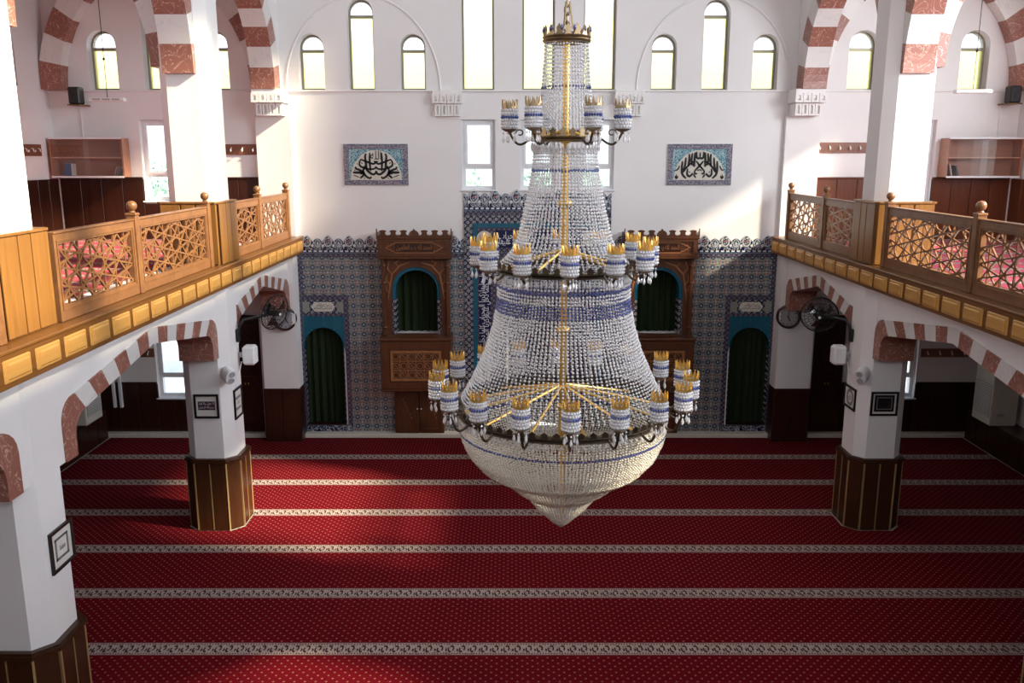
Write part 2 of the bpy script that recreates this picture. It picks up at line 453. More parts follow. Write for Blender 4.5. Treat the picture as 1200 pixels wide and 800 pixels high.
def text_mb(s, width, height, depth, res=2):
    """flat lettering, centred, in the xz plane facing -y, scaled to width x height"""
    cu = bpy.data.curves.new('lettering', 'FONT'); cu.body = s; cu.resolution_u = res; cu.extrude = .5
    o = bpy.data.objects.new('lettering', cu); COL.objects.link(o)
    dg = bpy.context.evaluated_depsgraph_get(); me = bpy.data.meshes.new_from_object(o.evaluated_get(dg))
    bpy.data.objects.remove(o); bpy.data.curves.remove(cu)
    xs = [v.co.x for v in me.vertices]; ys = [v.co.y for v in me.vertices]
    cx, cy = (min(xs) + max(xs)) / 2, (min(ys) + max(ys)) / 2
    kx = width / max(1e-6, max(xs) - min(xs)); ky = height / max(1e-6, max(ys) - min(ys))
    mb = MB(); mb.add([((v.co.x - cx) * kx, -v.co.z * depth, (v.co.y - cy) * ky) for v in me.vertices], [tuple(p.vertices) for p in me.polygons])
    bpy.data.meshes.remove(me); return mb
def moved(mb, x, y, z, rot=None):
    m = Matrix.Translation((x, y, z))
    if rot is not None: m = m @ rot
    return mb.xform(m)
def ribbon(mb, pts, w, y, t=.004, mirror_at=None):
    """a brush stroke of varying width in the xz plane: smooth curve through pts, width w (max) tapering at the ends"""
    n = 8; P = []
    q = [pts[0]] + list(pts) + [pts[-1]]
    for i in range(1, len(q) - 2):
        for k in range(n):
            s = k / n; a, b, c, d = q[i - 1], q[i], q[i + 1], q[i + 2]
            P.append(tuple(.5 * (2 * b[j] + (c[j] - a[j]) * s + (2 * a[j] - 5 * b[j] + 4 * c[j] - d[j]) * s * s + (3 * b[j] - a[j] - 3 * c[j] + d[j]) * s ** 3) for j in (0, 1)))
    P.append(tuple(pts[-1])); m = len(P)
    for sgn in ((1, -1) if mirror_at is not None else (1,)):
        L = []
        for k in range(m):
            a, b = P[max(k - 1, 0)], P[min(k + 1, m - 1)]; dx, dz = b[0] - a[0], b[1] - a[1]; l = math.hypot(dx, dz) or 1
            ww = w * .5 * (.45 + .55 * math.sin(PI * min(1, max(0, k / (m - 1)))) ** .5)
            for e in (1, -1):
                x = P[k][0] - dz / l * ww * e
                if sgn < 0: x = 2 * mirror_at - x
                L.append((x, P[k][1] + dx / l * ww * e))
        vs = [(x, y, z) for x, z in L] + [(x, y - t, z) for x, z in L]; N = len(L); fs = []
        for k in range(m - 1):
            i = 2 * k
            fs += [(N + i, N + i + 1, N + i + 3, N + i + 2), (i, i + 2, i + 3, i + 1), (i, N + i, N + i + 2, i + 2), (i + 1, i + 3, N + i + 3, N + i + 1)]
        mb.add(vs, fs)
    return mb

# ================================================================== SETTING
YW = 15.5                                             # face of the end wall
def sx(s, dx): return X0 + s * dx                     # s = -1 left, +1 right
def box2(mb, s, d0, d1, y0, y1, z0, z1, bev=0.):
    a, b = sorted((sx(s, d0), sx(s, d1))); return mb.box(a, b, y0, y1, z0, z1, bev)

# ---- windows of the end wall: (centre dx, half width, sill, springing, rise, kind)
WIN = [(d, .275, 6.2, 9.2, .275, 'tall') for d in (-1.03, 0.0, 1.04)]
for s in (-1, 1):
    WIN += [(s * 2.14, .215, 6.2, 6.90, .215, 'arch'), (s * 3.02, .22, 6.2, 7.46, .22, 'arch'), (s * 3.87, .215, 6.2, 6.90, .215, 'arch'),
            (s * 5.53, .245, 6.2, 6.93, .245, 'arch'), (s * 6.48, .25, 6.2, 7.9, .25, 'arch'), (s * 7.43, .245, 6.2, 6.93, .245, 'arch')]
RECT = [(-1.03, .29, 4.515, 5.706), (0.0, .30, 4.515, 5.706), (1.04, .29, 4.515, 5.706)]
for s in (-1, 1):
    RECT += [(s * 6.6, .30, 4.32, 5.70), (s * 6.66, .31, .73, 1.95)]
holes = [arch_pts(X0 + d, hw, z0, zs, r, 14) for d, hw, z0, zs, r, k in WIN]
holes += [rect(X0 + d - hw, X0 + d + hw, z0, z1) for d, hw, z0, z1 in RECT]
for s in (-1, 1):
    holes += [arch_pts(sx(s, 3.88), .37, .2, 1.69, .37, 14), arch_pts(sx(s, 2.15), .40, 1.95, 2.78, .40, 14)]
holes.append(arch_pts(X0, .52, .085, 2.0, .6, 16, .15))
wall_back = plate(rect(-8.3, 9.2, -.1, 13.2), holes, 'xz', YW, YW + .35).build('wall_back', 'plaster'); tag(wall_back, kind='structure')

nw = [0]
def window_arch(plane, cx, hw, z0, zs, rise, y0, y1, frame_m='gold_frame', transom=True):
    """an arched window between the two faces y0 (room side) and y1: frame, transom, yellow light and clear head"""
    nw[0] += 1
    o = arch_pts(cx, hw, z0, zs, rise, 14); i = arch_pts(cx, hw - .035, z0 + .035, zs, rise - .035, 14)
    root = plate(o, [i], plane, y0, y1).build('window_%d' % nw[0], frame_m); root['kind'] = 'structure'
    zt = zs - .05
    if transom:
        b = MB()
        if plane == 'xz': b.box(cx - hw + .02, cx + hw - .02, y0 - .01, y1, zt - .025, zt + .025)
        else: b.box(y0 - .01, y1, cx - hw + .02, cx + hw - .02, zt - .025, zt + .025)
        b.build('transom', frame_m, root)
    yg = (y0 + y1) / 2
    b = MB(); b.prism(rect(cx - hw + .034, cx + hw - .034, z0 + .034, zt - .024), plane, yg - .004, yg + .004); b.build('pane', 'yellow', root)
    h = arch_pts(cx, hw - .036, zt + .024, zs, rise - .036, 14); b = MB(); b.prism(h, plane, yg - .004, yg + .004)
    b.build('pane', 'glass' if transom else 'yellow', root)
    return root
for d, hw, z0, zs, r, k in WIN: window_arch('xz', X0 + d, hw, z0, zs, r, YW + .17, YW + .23, transom=(k == 'arch'))
def window_rect(cx, hw, z0, z1):
    nw[0] += 1; y0, y1 = YW + .10, YW + .17
    a, b = cx - hw, cx + hw; zm = z0 + (z1 - z0) * .32
    root = plate(rect(a, b, z0, z1), [rect(a + .06, b - .06, z0 + .06, zm - .03), rect(a + .06, b - .06, zm + .03, z1 - .06)], 'xz', y0, y1).build('window_%d' % nw[0], 'pvc')
    root['kind'] = 'structure'
    for q0, q1 in ((z0, zm), (zm, z1)):
        m = MB(); m.prism(rect(a + .058, b - .058, q0 + .028, q1 - .028), 'xz', y0 + .03, y0 + .036); m.build('pane', 'glass', root)
    s = plate(rect(a + .05, b - .05, zm + .02, z1 - .05), [rect(a + .095, b - .095, zm + .065, z1 - .095)], 'xz', y0 - .025, y0 + .005); s.build('sash', 'pvc', root)
    m = MB(); m.box(b - .085, b - .06, y0 - .05, y0 - .02, (zm + z1) / 2 - .06, (zm + z1) / 2 + .06, .005); m.build('handle', 'pvc', root)
    m = MB(); m.box(a - .03, b + .03, YW - .04, YW + .10, z0 - .03, z0 - .001, .006); m.build('sill', 'pvc', root)
for d, hw, z0, z1 in RECT: window_rect(X0 + d, hw, z0, z1)

# ---- side walls, ceilings
XL, XR = -7.95, 8.75
lh = [arch_pts(y, .26, 6.2, 6.93, .26, 12) for y in (14.3, 13.3, 12.3, 9.6, 8.6, 7.6, 4.8, 3.8, 2.8)]
tag(plate(rect(-3.6, 15.5, -.1, 9.3), lh, 'yz', XL - .3, XL).build('wall_left', 'plaster'), kind='structure')
for y in (14.3, 13.3, 12.3, 9.6, 8.6, 7.6, 4.8, 3.8, 2.8): window_arch('yz', y, .26, 6.2, 6.93, .26, XL - .2, XL - .14)
rh = [rect(y - w, y + w, 5.95, zt) for y, w, zt in ((13.5, 1.0, 7.7), (8.7, 1.5, 9.2), (4.5, .25, 8.0))] + [rect(y - .7, y + .7, 4.35, 5.7) for y in (13.6, 9.0, 4.4)]  # unseen unglazed openings, sized to steer the sun patches in the hall
tag(plate(rect(-3.6, 15.5, -.1, 9.3), rh, 'yz', XR, XR + .3).build('wall_right', 'plaster'), kind='structure')
b = MB(); b.box(-8.3, 9.2, -3.9, -3.6, -.1, 13.2); tag(b.build('wall_rear', 'plaster'), kind='structure')
b = MB(); b.box(X0 - 4.8, X0 + 4.8, -3.9, 15.85, 13.1, 13.3); tag(b.build('ceiling', 'ceiling_grey'), kind='structure')
b = MB()
for s in (-1, 1): box2(b, s, 4.81, 8.75, -3.6, 15.5, 9.24, 9.30)
tag(b.build('ceiling_galleries', 'plaster'), kind='structure')
b = MB(); b.box(-8.3, 9.2, -3.9, 15.5, -.2, -.005); tag(b.build('floor', 'step'), kind='structure')

# ---- arcades
COLS = [(11.66, 0.), (6.92, .09), (2.2, .12)]
BAYS = [(12.0, 15.13), (7.27, 11.32), (2.55, 6.57)]
def bursa(y0, y1):
    """matched outer and inner points of a shouldered arch, from one foot to the other"""
    def half(ya, sgn, ym):
        out, inn = [(ya, 2.46)], [(ya + sgn * .20, 2.46)]
        for k in range(6):
            a = PI / 2 * k / 5
            out.append((ya + sgn * .25 * (1 - math.cos(a)), 2.80 + .22 * math.sin(a)))
            inn.append((ya + sgn * (.20 + .22 * (1 - math.cos(a))), 2.63 + .21 * math.sin(a)))
        for k in range(1, 7):
            t = k / 6.5
            out.append((ya + sgn * .25 + (ym - ya - sgn * .25) * t, 3.02 + .25 * t))
            inn.append((ya + sgn * .42 + (ym - ya - sgn * .42) * t, 2.84 + .25 * t))
        return out, inn
    ym = (y0 + y1) / 2
    lo, li = half(y0, 1, ym); ro, ri = half(y1, -1, ym)
    return lo + [(ym, 3.27)] + ro[::-1], li + [(ym, 3.09)] + ri[::-1]
for s in (-1, 1):
    f0, f1 = sorted((sx(s, 4.38), sx(s, 4.80)))
    # lower arcade wall above the shouldered arches
    line = [(-3.6, 3.42), (-3.6, 2.46)]
    for y0, y1 in BAYS[::-1]: line += bursa(y0, y1)[0]
    line += [(15.5, 2.46), (15.5, 3.42)]
    NT[0] += 1
    root = plate(line, [], 'yz', f0, f1).build('trim_%d' % NT[0], 'plaster'); tag(root, 'white arcade wall under the %s gallery with striped arches' % ('left' if s < 0 else 'right'), kind='structure')
    for y0, y1 in BAYS:
        o, i = bursa(y0, y1); n = len(o)
        cuts = [0, 6] + list(range(7, 13)) + [n - 13 + k for k in range(0, 6)] + [n - 7, n - 1]
        for k in range(len(cuts) - 1):
            a, c = cuts[k], cuts[k + 1]
            poly = o[a:c + 1] + i[a:c + 1][::-1]
            m = MB(); m.prism(poly, 'yz', f0 - .018, f1 + .018); m.build('voussoir', ('stone_red', 'stone_white')[k % 2], root)
    # upper arcade: high arches striped the same way
    UB = [(12.03, 15.06), (7.31, 11.26), (2.6, 6.5)]
    line = [(-3.6, 13.1), (-3.6, 6.19)]
    for y0, y1 in UB[::-1]: line += [(min(y, 15.45), z) for y, z in arch_pts((y0 + y1) / 2, (y1 - y0) / 2 + .30, 6.19, 6.19, (y1 - y0) / 2 * 1.05 + .30, 22)[1:-1]]
    line += [(15.5, 6.19), (15.5, 13.1)]
    ty = [rect(1.6, 4.9, 9.33, 12.5), rect(5.3, 8.9, 9.33, 12.5), rect(9.3, 12.9, 9.33, 12.5)] if s > 0 else []  # unseen openings on the right only, sized to let sun reach the left gallery
    NT[0] += 1
    g0, g1 = sorted((sx(s, 4.41), sx(s, 4.78)))
    root = plate(line, ty, 'yz', g0, g1).build('trim_%d' % NT[0], 'plaster'); tag(root, kind='structure')
    for y0, y1 in UB:
        yc, hw = (y0 + y1) / 2, (y1 - y0) / 2; nb = 15 if y1 > 13 else 19; zb = 6.19 if y1 > 13 else 6.10
        for k in range(nb):
            o, i = [], []
            for q in range(4):
                a = PI - PI * (k + q / 3) / nb; cs, sn = math.cos(a), math.sin(a)
                i.append((yc + hw * cs, zb + hw * 1.05 * sn)); o.append((yc + (hw + .36) * cs, zb + (hw * 1.05 + .36) * sn))
            m = MB(); m.prism([(min(y, 15.49), z) for y, z in o + i[::-1]], 'yz', g0 - .012, g1 + .012); m.build('voussoir', ('stone_red', 'stone_white')[k % 2], root)
    # cross arches: on the end wall and from the far column to the side wall
    for yc, y0, y1, c, hw in ((15.5, 15.24, 15.49, 6.45, 1.60), (11.66, 11.44, 11.88, 6.66, 1.66)):
        root = struct_root('trim_%d' % (NT[0] + 1)); NT[0] += 1
        nb = 15; ri = 1.88
        for k in range(nb):
            o, i = [], []
            for q in range(4):
                a = PI * (k + q / 3) / nb; cs, sn = math.cos(a), math.sin(a)
                i.append((sx(s, c) + hw * cs, 6.19 + ri * sn)); o.append((sx(s, c) + (hw + .36) * cs, 6.19 + (ri + .36) * sn))
            lim = lambda p: (min(max(p[0], XL + .01), XR - .01), p[1])
            m = MB(); m.prism([lim(p) for p in o + i[::-1]], 'xz', y0, y1); m.build('voussoir', ('stone_red', 'stone_white')[k % 2], root)
        if yc < 15:
            a0, a1 = sorted((sx(s, 4.9), sx(s, 8.4)))
            ol = [(a0, 9.24), (a1, 9.24), (a1, 6.19)]
            cen, ho = sx(s, c), hw + .34
            pts = [(min(max(cen + ho * math.cos(PI * q / 20), a0), a1), 6.19 + (ri + .34) * math.sin(PI * q / 20)) for q in range(21)]
            m = plate(ol + pts + [(a0, 6.19)], [], 'xz', y0 + .03, y1 - .03); o_ = m.build('spandrel', 'plaster', root)

# ---- columns
def octo(cx, cy, h, c): return [(cx - h + c, cy - h), (cx + h - c, cy - h), (cx + h, cy - h + c), (cx + h, cy + h - c), (cx + h - c, cy + h), (cx - h + c, cy + h), (cx - h, cy + h - c), (cx - h, cy - h + c)]
def column(s, cy, shift):
    cx = sx(s, 4.585 + (shift if s < 0 else 0))
    m = MB(); m.prism(octo(cx, cy, .325, .13), 'xy', 0, 9.24)
    NT[0] += 0
    root = m.build('column', 'plaster'); root['kind'] = 'structure'
    m = MB(); m.prism(octo(cx, cy, .36, .15), 'xy', .005, 1.0); m.build('base', 'base_wood', root)
    P = octo(cx, cy, .362, .15)
    for k in range(8):
        a, b2 = Vector((*P[k], 0)), Vector((*P[(k + 1) % 8], 0)); t = (b2 - a); L = t.length; t.normalize(); n = Vector((t.y, -t.x, 0))
        parts = 2 if L > .3 else 1
        for q in range(parts):
            u0, u1 = L * q / parts + .012, L * (q + 1) / parts - .012
            c = [a + t * u0, a + t * u1, a + t * u1 + n * .016, a + t * u0 + n * .016]
            m = MB(); m.prism([(v.x, v.y) for v in c], 'xy', .012, .985); m.build('panel', 'base_wood', root)
        for u in [0.0] + ([L / 2] if parts == 2 else []):
            c = a + t * u; m = MB()
            w = .010 if u == 0 else .006
            m.prism([(c.x + t.x * e + n.x * f, c.y + t.y * e + n.y * f) for e, f in ((-w, -.005), (w, -.005), (w, .02), (-w, .02))], 'xy', .012, .985); m.build('strip', 'strip', root)
    m = MB(); m.prism(octo(cx, cy, .395, .16), 'xy', .985, 1.02); m.prism(octo(cx, cy, .375, .155), 'xy', 1.02, 1.04); m.build('cap', 'base_wood', root)
    # wood casing where the column passes the gallery rail
    m = MB(); m.prism(octo(cx, cy - .06, .375, .05), 'xy', 3.71, 4.50); m.build('casing', 'clad', root)
    for k, (qx, qw) in enumerate(((-.23, .13), (0., .09), (.23, .13))):
        m = MB(); m.box(cx + qx - qw + .005, cx + qx + qw - .005, cy - .06 - .392, cy - .06 - .374, 3.72, 4.49, .005); m.build('panel', 'clad', root)
        xa = cx - s * .374; m = MB(); m.box(min(xa, xa - s * .018), max(xa, xa - s * .018), cy - .06 + qx - qw + .005, cy - .06 + qx + qw - .005, 3.72, 4.49, .005); m.build('panel', 'clad', root)
    m = MB(); m.prism(octo(cx, cy - .06, .40, .05), 'xy', 4.50, 4.52); m.build('cap', 'clad', root)
    return cx, cy
for s in (-1, 1):
    for cy, sh in COLS: column(s, cy, sh)

# ---- galleries: slab, fascia with raised panels, ledge, carpet
for s in (-1, 1):
    m = MB(); box2(m, s, 4.20, 8.38, -3.6, 15.49, 3.42, 3.63); tag(m.build('floor_gallery_%s' % ('left' if s < 0 else 'right'), 'plaster'), kind='structure')
    side = 'left' if s < 0 else 'right'
    m = MB(); box2(m, s, 4.155, 4.199, -3.6, 15.46, 3.415, 3.675, .006); box2(m, s, 4.135, 4.42, -3.6, 15.47, 3.675, 3.705, .008)
    fr = trim(m, 'fascia', 'brown wooden fascia and ledge along the %s gallery edge' % side)
    a0, a1 = sorted((sx(s, 4.157), sx(s, 4.138)))
    m = MB(); m.box(-.012, .008, -.185, .185, -.088, .088, .012); base = shared('panel', m, 'fascia_panel')
    m = MB(); m.box(-.020, .010, -.150, .150, -.060, .060, .010); inner = shared('panel_field', m, 'fascia_panel')
    for k in range(31):
        y = 15.2 - .4435 * k
        p = place('panel', base, fr, (sx(s, 4.150), y, 3.545)); place('panel_field', inner, p, (sx(s, 4.150 - .010), y, 3.545)).location = (-s * .010, 0, 0)
    m = plate(rect(sx(-1, 8.3) if s < 0 else sx(1, 5.1), sx(-1, 5.1) if s < 0 else sx(1, 8.3), -3.5, 15.36), [], 'xy', 3.632, 3.645); o = m.build('gallery_carpet', 'gallery_carpet')
    tag(o, 'red carpet with white stripes, coloured pink as by strong sun, on the %s upper gallery floor' % side, 'carpet')

# ---- end wall: ledge, step, corbels, blind arches, pilasters, wainscots
m = MB()
m.box(XL, XR, YW - .03, YW, 6.165, 6.195, .006); trim(m, 'plaster')
m = MB(); m.box(XL + .4, XR - .4, YW - .17, YW, -.004, .085, .012); o = m.build('baseboard_back', 'step'); tag(o, 'cream marble step along the foot of the tiled wall', kind='structure')
def corbel(cx, w, d):
    NT[0] += 1; m = MB(); m.box(cx - w / 2, cx + w / 2, YW - d, YW, 6.02, 6.19, .01)
    root = m.build('trim_%d' % NT[0], 'carve_white'); tag(root, kind='structure')
    n = 4
    for row, (z0, z1, ww, dd) in enumerate(((5.97, 6.12, w + .015, d + .02), (5.76, 5.965, w * .86, d * .8))):
        for k in range(n):
            x = cx - ww / 2 + ww * (k + .5) / n; h = ww / n * .36
            pl = plate([(x - ww / n / 2 + .004, z0), (x + ww / n / 2 - .004, z0), (x + ww / n / 2 - .004, z1), (x - ww / n / 2 + .004, z1)], [arch_pts(x, h * .5, z0 + .03, z1 - .07, .035, 6)], 'xz', YW - dd, YW - dd + .04)
            pl.build('niche_block', 'carve_white', root)
        mm = MB(); mm.box(cx - ww / 2, cx + ww / 2, YW - dd + .04, YW, z0, z1 - .001); mm.build('core', 'carve_white', root)
for s in (-1, 1):
    corbel(sx(s, 4.55), .52, .42); corbel(sx(s, 1.56), .50, .12)
for s in (-1, 1):
    c = sx(s, 3.0); m = MB()
    m.tube([(c - 1.32 * math.cos(PI * k / 30), YW, 6.2 + 1.53 * math.sin(PI * k / 30)) for k in range(31)], .022, 6); trim(m, 'plaster', 'thin raised arch outline around three arched windows')
for s in (-1, 1):
    m = MB(); box2(m, s, 4.28, 4.90, 15.14, YW, 0, 3.42); box2(m, s, 4.90, 4.98, 15.3, YW, 0, 3.42); trim(m, 'plaster')
    m = MB(); box2(m, s, 4.26, 4.92, 15.11, YW, 0, 1.0, .01); p = trim(m, 'mahogany', 'dark wood casing on the pilaster foot beside the side door')
    for a, b2 in ((4.28, 4.585), (4.595, 4.90)):
        m = MB(); box2(m, s, a, b2, 15.095, 15.112, .06, .97, .005); m.build('panel', 'mahogany', p)
    m = MB(); box2(m, s, 4.26, 4.86, YW - .1, YW, 3.7, 5.76); trim(m, 'plaster')
def wainscot(s, d0, d1, z0, z1, win, mat, y=YW):
    NT[0] += 1; root = struct_root('trim_%d' % NT[0])
    for e0, e1, top in ((d0, win[0], z1), (win[0], win[1], win[2]), (win[1], d1, z1)):
        n = max(1, round((e1 - e0) / .34)); w = (e1 - e0) / n
        for k in range(n):
            a, b2 = e0 + k * w + .006, e0 + (k + 1) * w - .006
            m = MB(); box2(m, s, a, b2, y - .03, y, z0, top, .006); m.build('panel', mat, root)
            m = MB(); box2(m, s, a - .011, a - .001, y - .02, y, z0, top); m.build('strip', 'mahogany', root)
    m = MB()
    if win:
        box2(m, s, d0, win[0] - .005, y - .045, y, z1, z1 + .03, .006); box2(m, s, win[1] + .005, d1, y - .045, y, z1, z1 + .03, .006)
    else: box2(m, s, d0, d1, y - .045, y, z1, z1 + .03, .006)
    m.build('cap', mat, root)
for s in (-1, 1):
    wainscot(s, 5.62, 8.38 if s < 0 else 8.29, .085, 1.0, (6.35, 6.97, .69), 'mahogany')
    wainscot(s, 4.88, 8.36 if s < 0 else 8.26, 3.645, 4.70, (6.30, 6.90, 4.27), 'mahogany_lit' if s > 0 else 'mahogany')
# wooden bench boxes and wainscot on the side walls
for s in (-1, 1):
    xw = XL if s < 0 else XR; side = 'left' if s < 0 else 'right'
    NT[0] += 1; root = struct_root('trim_%d' % NT[0])
    xa, xb = sorted((xw, xw - s * .03))
    for k in range(36):
        y0 = 3.0 + k * .3462
        m = MB(); m.box(xa, xb, y0 + .006, y0 + .340, 3.645, 4.70, .006); m.build('panel', 'mahogany_lit' if s > 0 else 'mahogany', root)
    xa, xb = sorted((xw, sx(s, 7.87)))
    m = MB(); m.box(xa, xb, 3.0, 15.3, .012, .55, .01); o = trim(m, 'mahogany', 'long dark wooden bench box along the %s side wall' % side)
    xf = sx(s, 7.87); xa, xb = sorted((xf, xf - s * .012))
    for k in range(30):
        y0 = 4.9 + k * .345
        m = MB(); m.box(xa, xb, y0 + .01, y0 + .335, .05, .51, .004); m.build('panel', 'mahogany', o)
for a in (-7.335, -7.215):
    m = MB(); m.box(a, a + .05, YW - .09, YW - .031, .56, 1.30, .005); trim(m, 'pvc')
# carved side doors beyond the arcades
for s in (-1, 1):
    m = MB(); box2(m, s, 4.99, 5.60, YW - .05, YW - .001, .09, 2.28, .008); root = m.build('door_%d' % (1 if s < 0 else 2), 'mahogany'); tag(root, kind='structure')
    for z0, z1 in ((.2, .98), (1.08, 2.14)):
        m = plate(rect(sx(s, 5.30) - .24, sx(s, 5.30) + .24, z0, z1), [rect(sx(s, 5.30) - .18, sx(s, 5.30) + .18, z0 + .07, z1 - .07)], 'xz', YW - .068, YW - .05); m.build('panel', 'mahogany', root)
    m = MB(); c = sx(s, 5.30)
    for r in range(4):
        for q in range(2):
            cx, cz = c - .085 + .17 * q, 1.28 + r * .215
            m.tube([(cx + .07 * math.cos(t * PI / 4), YW - .06, cz + .09 * math.sin(t * PI / 4)) for t in range(8)], .012, 4, True)
    m.build('carving', 'mahogany', root)
    m = MB(); 
    for q in (-.03, .03): m.ball((c + q, YW - .09, 1.02), .016, 8, 5)
    m.build('knob', 'strip', root)
# unseen niche backings, added to stop light leaking through the wall openings
for s in (-1, 1):
    m = MB(); m.box(sx(s, 3.88) - .42, sx(s, 3.88) + .42, YW + .34, YW + .40, .1, 2.2); m.box(sx(s, 2.15) - .5, sx(s, 2.15) + .5, YW + .34, YW + .40, 1.8, 3.4); trim(m, 'mahogany')

# ---- main carpet
def col_holes(h):
    return [octo(sx(s, 4.585 + (sh if s < 0 else 0)), cy, h, h * .4) for s in (-1, 1) for cy, sh in COLS]
m = plate(rect(sx(-1, 7.85), sx(1, 7.85), -3.55, YW - .176), col_holes(.40), 'xy', 0., .012); tag(m.build('prayer_carpet', 'carpet'), 'wall to wall red prayer carpet with dotted field and pale patterned row stripes', 'carpet')

# ================================================================== TILED DADO, PRAYER NICHE
def dado(s):
    NT[0] += 1; root = struct_root('trim_%d' % NT[0]); tag(root, 'floral blue and white tile dado %s the prayer niche with crested frieze' % ('left of' if s < 0 else 'right of'))
    g = .002
    m = MB(); m.box(-TW / 2 + g, TW / 2 - g, -.009, .004, -TH / 2 + g, TH / 2 - g, .002); base = shared('tile', m, 'tile')
    for k in range(17):
        for j in range(19):
            d = 1.29 + TW * (k + .5); z = .085 + TH * (j + .5)
            if d > 3.44 and z < 2.55: continue
            if 1.62 < d < 2.70 and z > 1.05: continue
            if 1.78 < d < 2.52 and z < 1.05: continue
            place('tile', base, root, (sx(s, d), YW, z))
    # crested frieze: each tile a scalloped ogee top
    pts = [(-FW / 2 + g, -FH / 2 + g), (FW / 2 - g, -FH / 2 + g)]
    n = 24
    for q in range(n + 1):
        u = .5 - q / n; big = max(0, 1 - (abs(u) / .27) ** 1.7) * .12 ; sm = max(0, 1 - ((.5 - abs(u)) / .23) ** 1.7) * .06
        pts.append((u * (FW - 2 * g), FH / 2 - .13 + max(big, sm)))
    m = MB(); m.prism(pts, 'xz', -.012, .004); fb = shared('frieze_tile', m, 'frieze')
    nn = 8
    for k in range(nn):
        d = 1.29 + 2.99 / nn * (k + .5); o = place('frieze_tile', fb, root, (sx(s, d), YW, 3.40 + FH / 2)); o.scale.x = 2.99 / nn / FW
    for a, b2, z0, z1 in ((1.29, 4.28, 3.325, 3.398), (4.20, 4.28, 2.62, 3.32)):
        m = MB(); box2(m, s, a, b2, YW - .014, YW, z0, z1, .003); m.build('border', 'border', root)
    # niche surround with its own border, script tile and turquoise head
    c = sx(s, 3.86)
    m = plate(rect(c - .42, c + .46, .20, 2.64) if s < 0 else rect(c - .46, c + .42, .20, 2.64), [rect(c - .375, c + .375, .21, 2.56)], 'xz', YW - .022, YW); m.build('border', 'border', root)
    m = MB(); m.box(c - .374, c + .374, YW - .016, YW, 2.26, 2.30, .003); m.build('border', 'border', root)
    m = MB(); m.box(c - .374, c + .374, YW - .010, YW, 2.30, 2.56); m.build('frieze_ground', 'border_white', root)
    for q in (-1, 1):
        m = MB(); m.box(c + q * .31 - .06, c + q * .31 + .06, YW - .016, YW - .008, 2.335, 2.525, .002); m.build('tile', 'tile', root)
    hx, hz = .215, .085
    m = MB(); m.prism([(c - hx, 2.43), (c - hx + .06, 2.43 - hz), (c + hx - .06, 2.43 - hz), (c + hx, 2.43), (c + hx - .06, 2.43 + hz), (c - hx + .06, 2.43 + hz)], 'xz', YW - .020, YW - .008); sp = m.build('script_tile', 'panel_ivory', root)
    m = moved(text_mb('\ufdfd', .33, .13, .004, 2), c, YW - .021, 2.43); m.build('script', 'ink', sp)
    hw = .372
    def za(x): 
        t = abs(x - sx(s, 3.88)) / .37
        return 1.69 + .37 * math.sqrt(max(0, 1 - t * t)) if t < 1 else 1.60
    for k in range(4):
        a = c - hw + 2 * hw * k / 4 + .002; b2 = c - hw + 2 * hw * (k + 1) / 4 - .002
        xs = [a + (b2 - a) * t / 6 for t in range(7)]
        poly = [(a, 2.258), (b2, 2.258)] + [(x, za(x)) for x in xs[::-1]]
        m = MB(); m.prism(poly, 'xz', YW - .016, YW + .02); m.build('tile', 'turq', root)
    m = MB(); ia = arch_pts(sx(s, 3.88), .37, 1.60, 1.69, .37, 14); ib = arch_pts(sx(s, 3.88), .358, 1.60, 1.69, .358, 14)
    for k in range(len(ia) - 1): m.prism([ia[k], ia[k + 1], ib[k + 1], ib[k]], 'xz', YW - .012, YW + .30)
    m.build('reveal', 'turq', root)
    m = MB(); m.box(sx(s, 3.88) - .37, sx(s, 3.88) + .37, YW - .012, YW + .30, .19, .212); m.build('sill', 'mahogany', root)
    for q in (-1, 1):                                          # reveal strips down the jambs
        xj = sx(s, 3.88) + q * .37; m = MB(); m.box(min(xj, xj - q * .012), max(xj, xj - q * .012), YW - .01, YW + .30, .2, 1.60); m.build('border', 'border_white', root)
    for k in range(5):
        m = MB(); w = .88 / 5; e0 = c - (.42 if s < 0 else .46); m.box(e0 + w * k + .002, e0 + w * (k + 1) - .002, YW - .024, YW, .087, .198, .002); m.build('tile', 'frieze', root)
for s in (-1, 1): dado(s)

def curtain(cx, hw, z0, z1, y, label):
    m = MB(); n = 72; vs = []
    for t in (0, .02):
        for z in (z0, z1):
            for i in range(n + 1):
                u = i / n; x = cx - hw + 2 * hw * u
                a = .028 if z == z0 else .018
                vs.append((x + .006 * math.sin(u * 61), y + t + a * math.sin(u * 2 * PI * 7.0 + .8 * math.sin(u * 9)) + a * .35 * math.sin(u * 2 * PI * 17), z))
    N = n + 1; fs = []
    for i in range(n):
        fs += [(i, i + 1, N + i + 1, N + i), (2 * N + i, 3 * N + i, 3 * N + i + 1, 2 * N + i + 1), (i, 2 * N + i, 2 * N + i + 1, i + 1), (N + i, N + i + 1, 3 * N + i + 1, 3 * N + i)]
    m.add(vs, fs); o = m.build('curtain', 'curtain', None, True); return tag(o, label, 'curtain')
curtain(sx(-1, 3.88), .42, .216, 2.10, YW + .16, 'dark green curtain in the floor-level tiled niche beside the left clock')
curtain(sx(1, 3.88), .42, .216, 2.10, YW + .16, 'dark green curtain in the floor-level tiled niche beside the right clock')
curtain(sx(-1, 2.15), .46, 1.955, 3.22, YW + .16, 'dark green curtain in the arched opening of the left wooden kiosk')
curtain(sx(1, 2.15), .46, 1.955, 3.22, YW + .16, 'dark green curtain in the arched opening of the kiosk right of the chandelier')

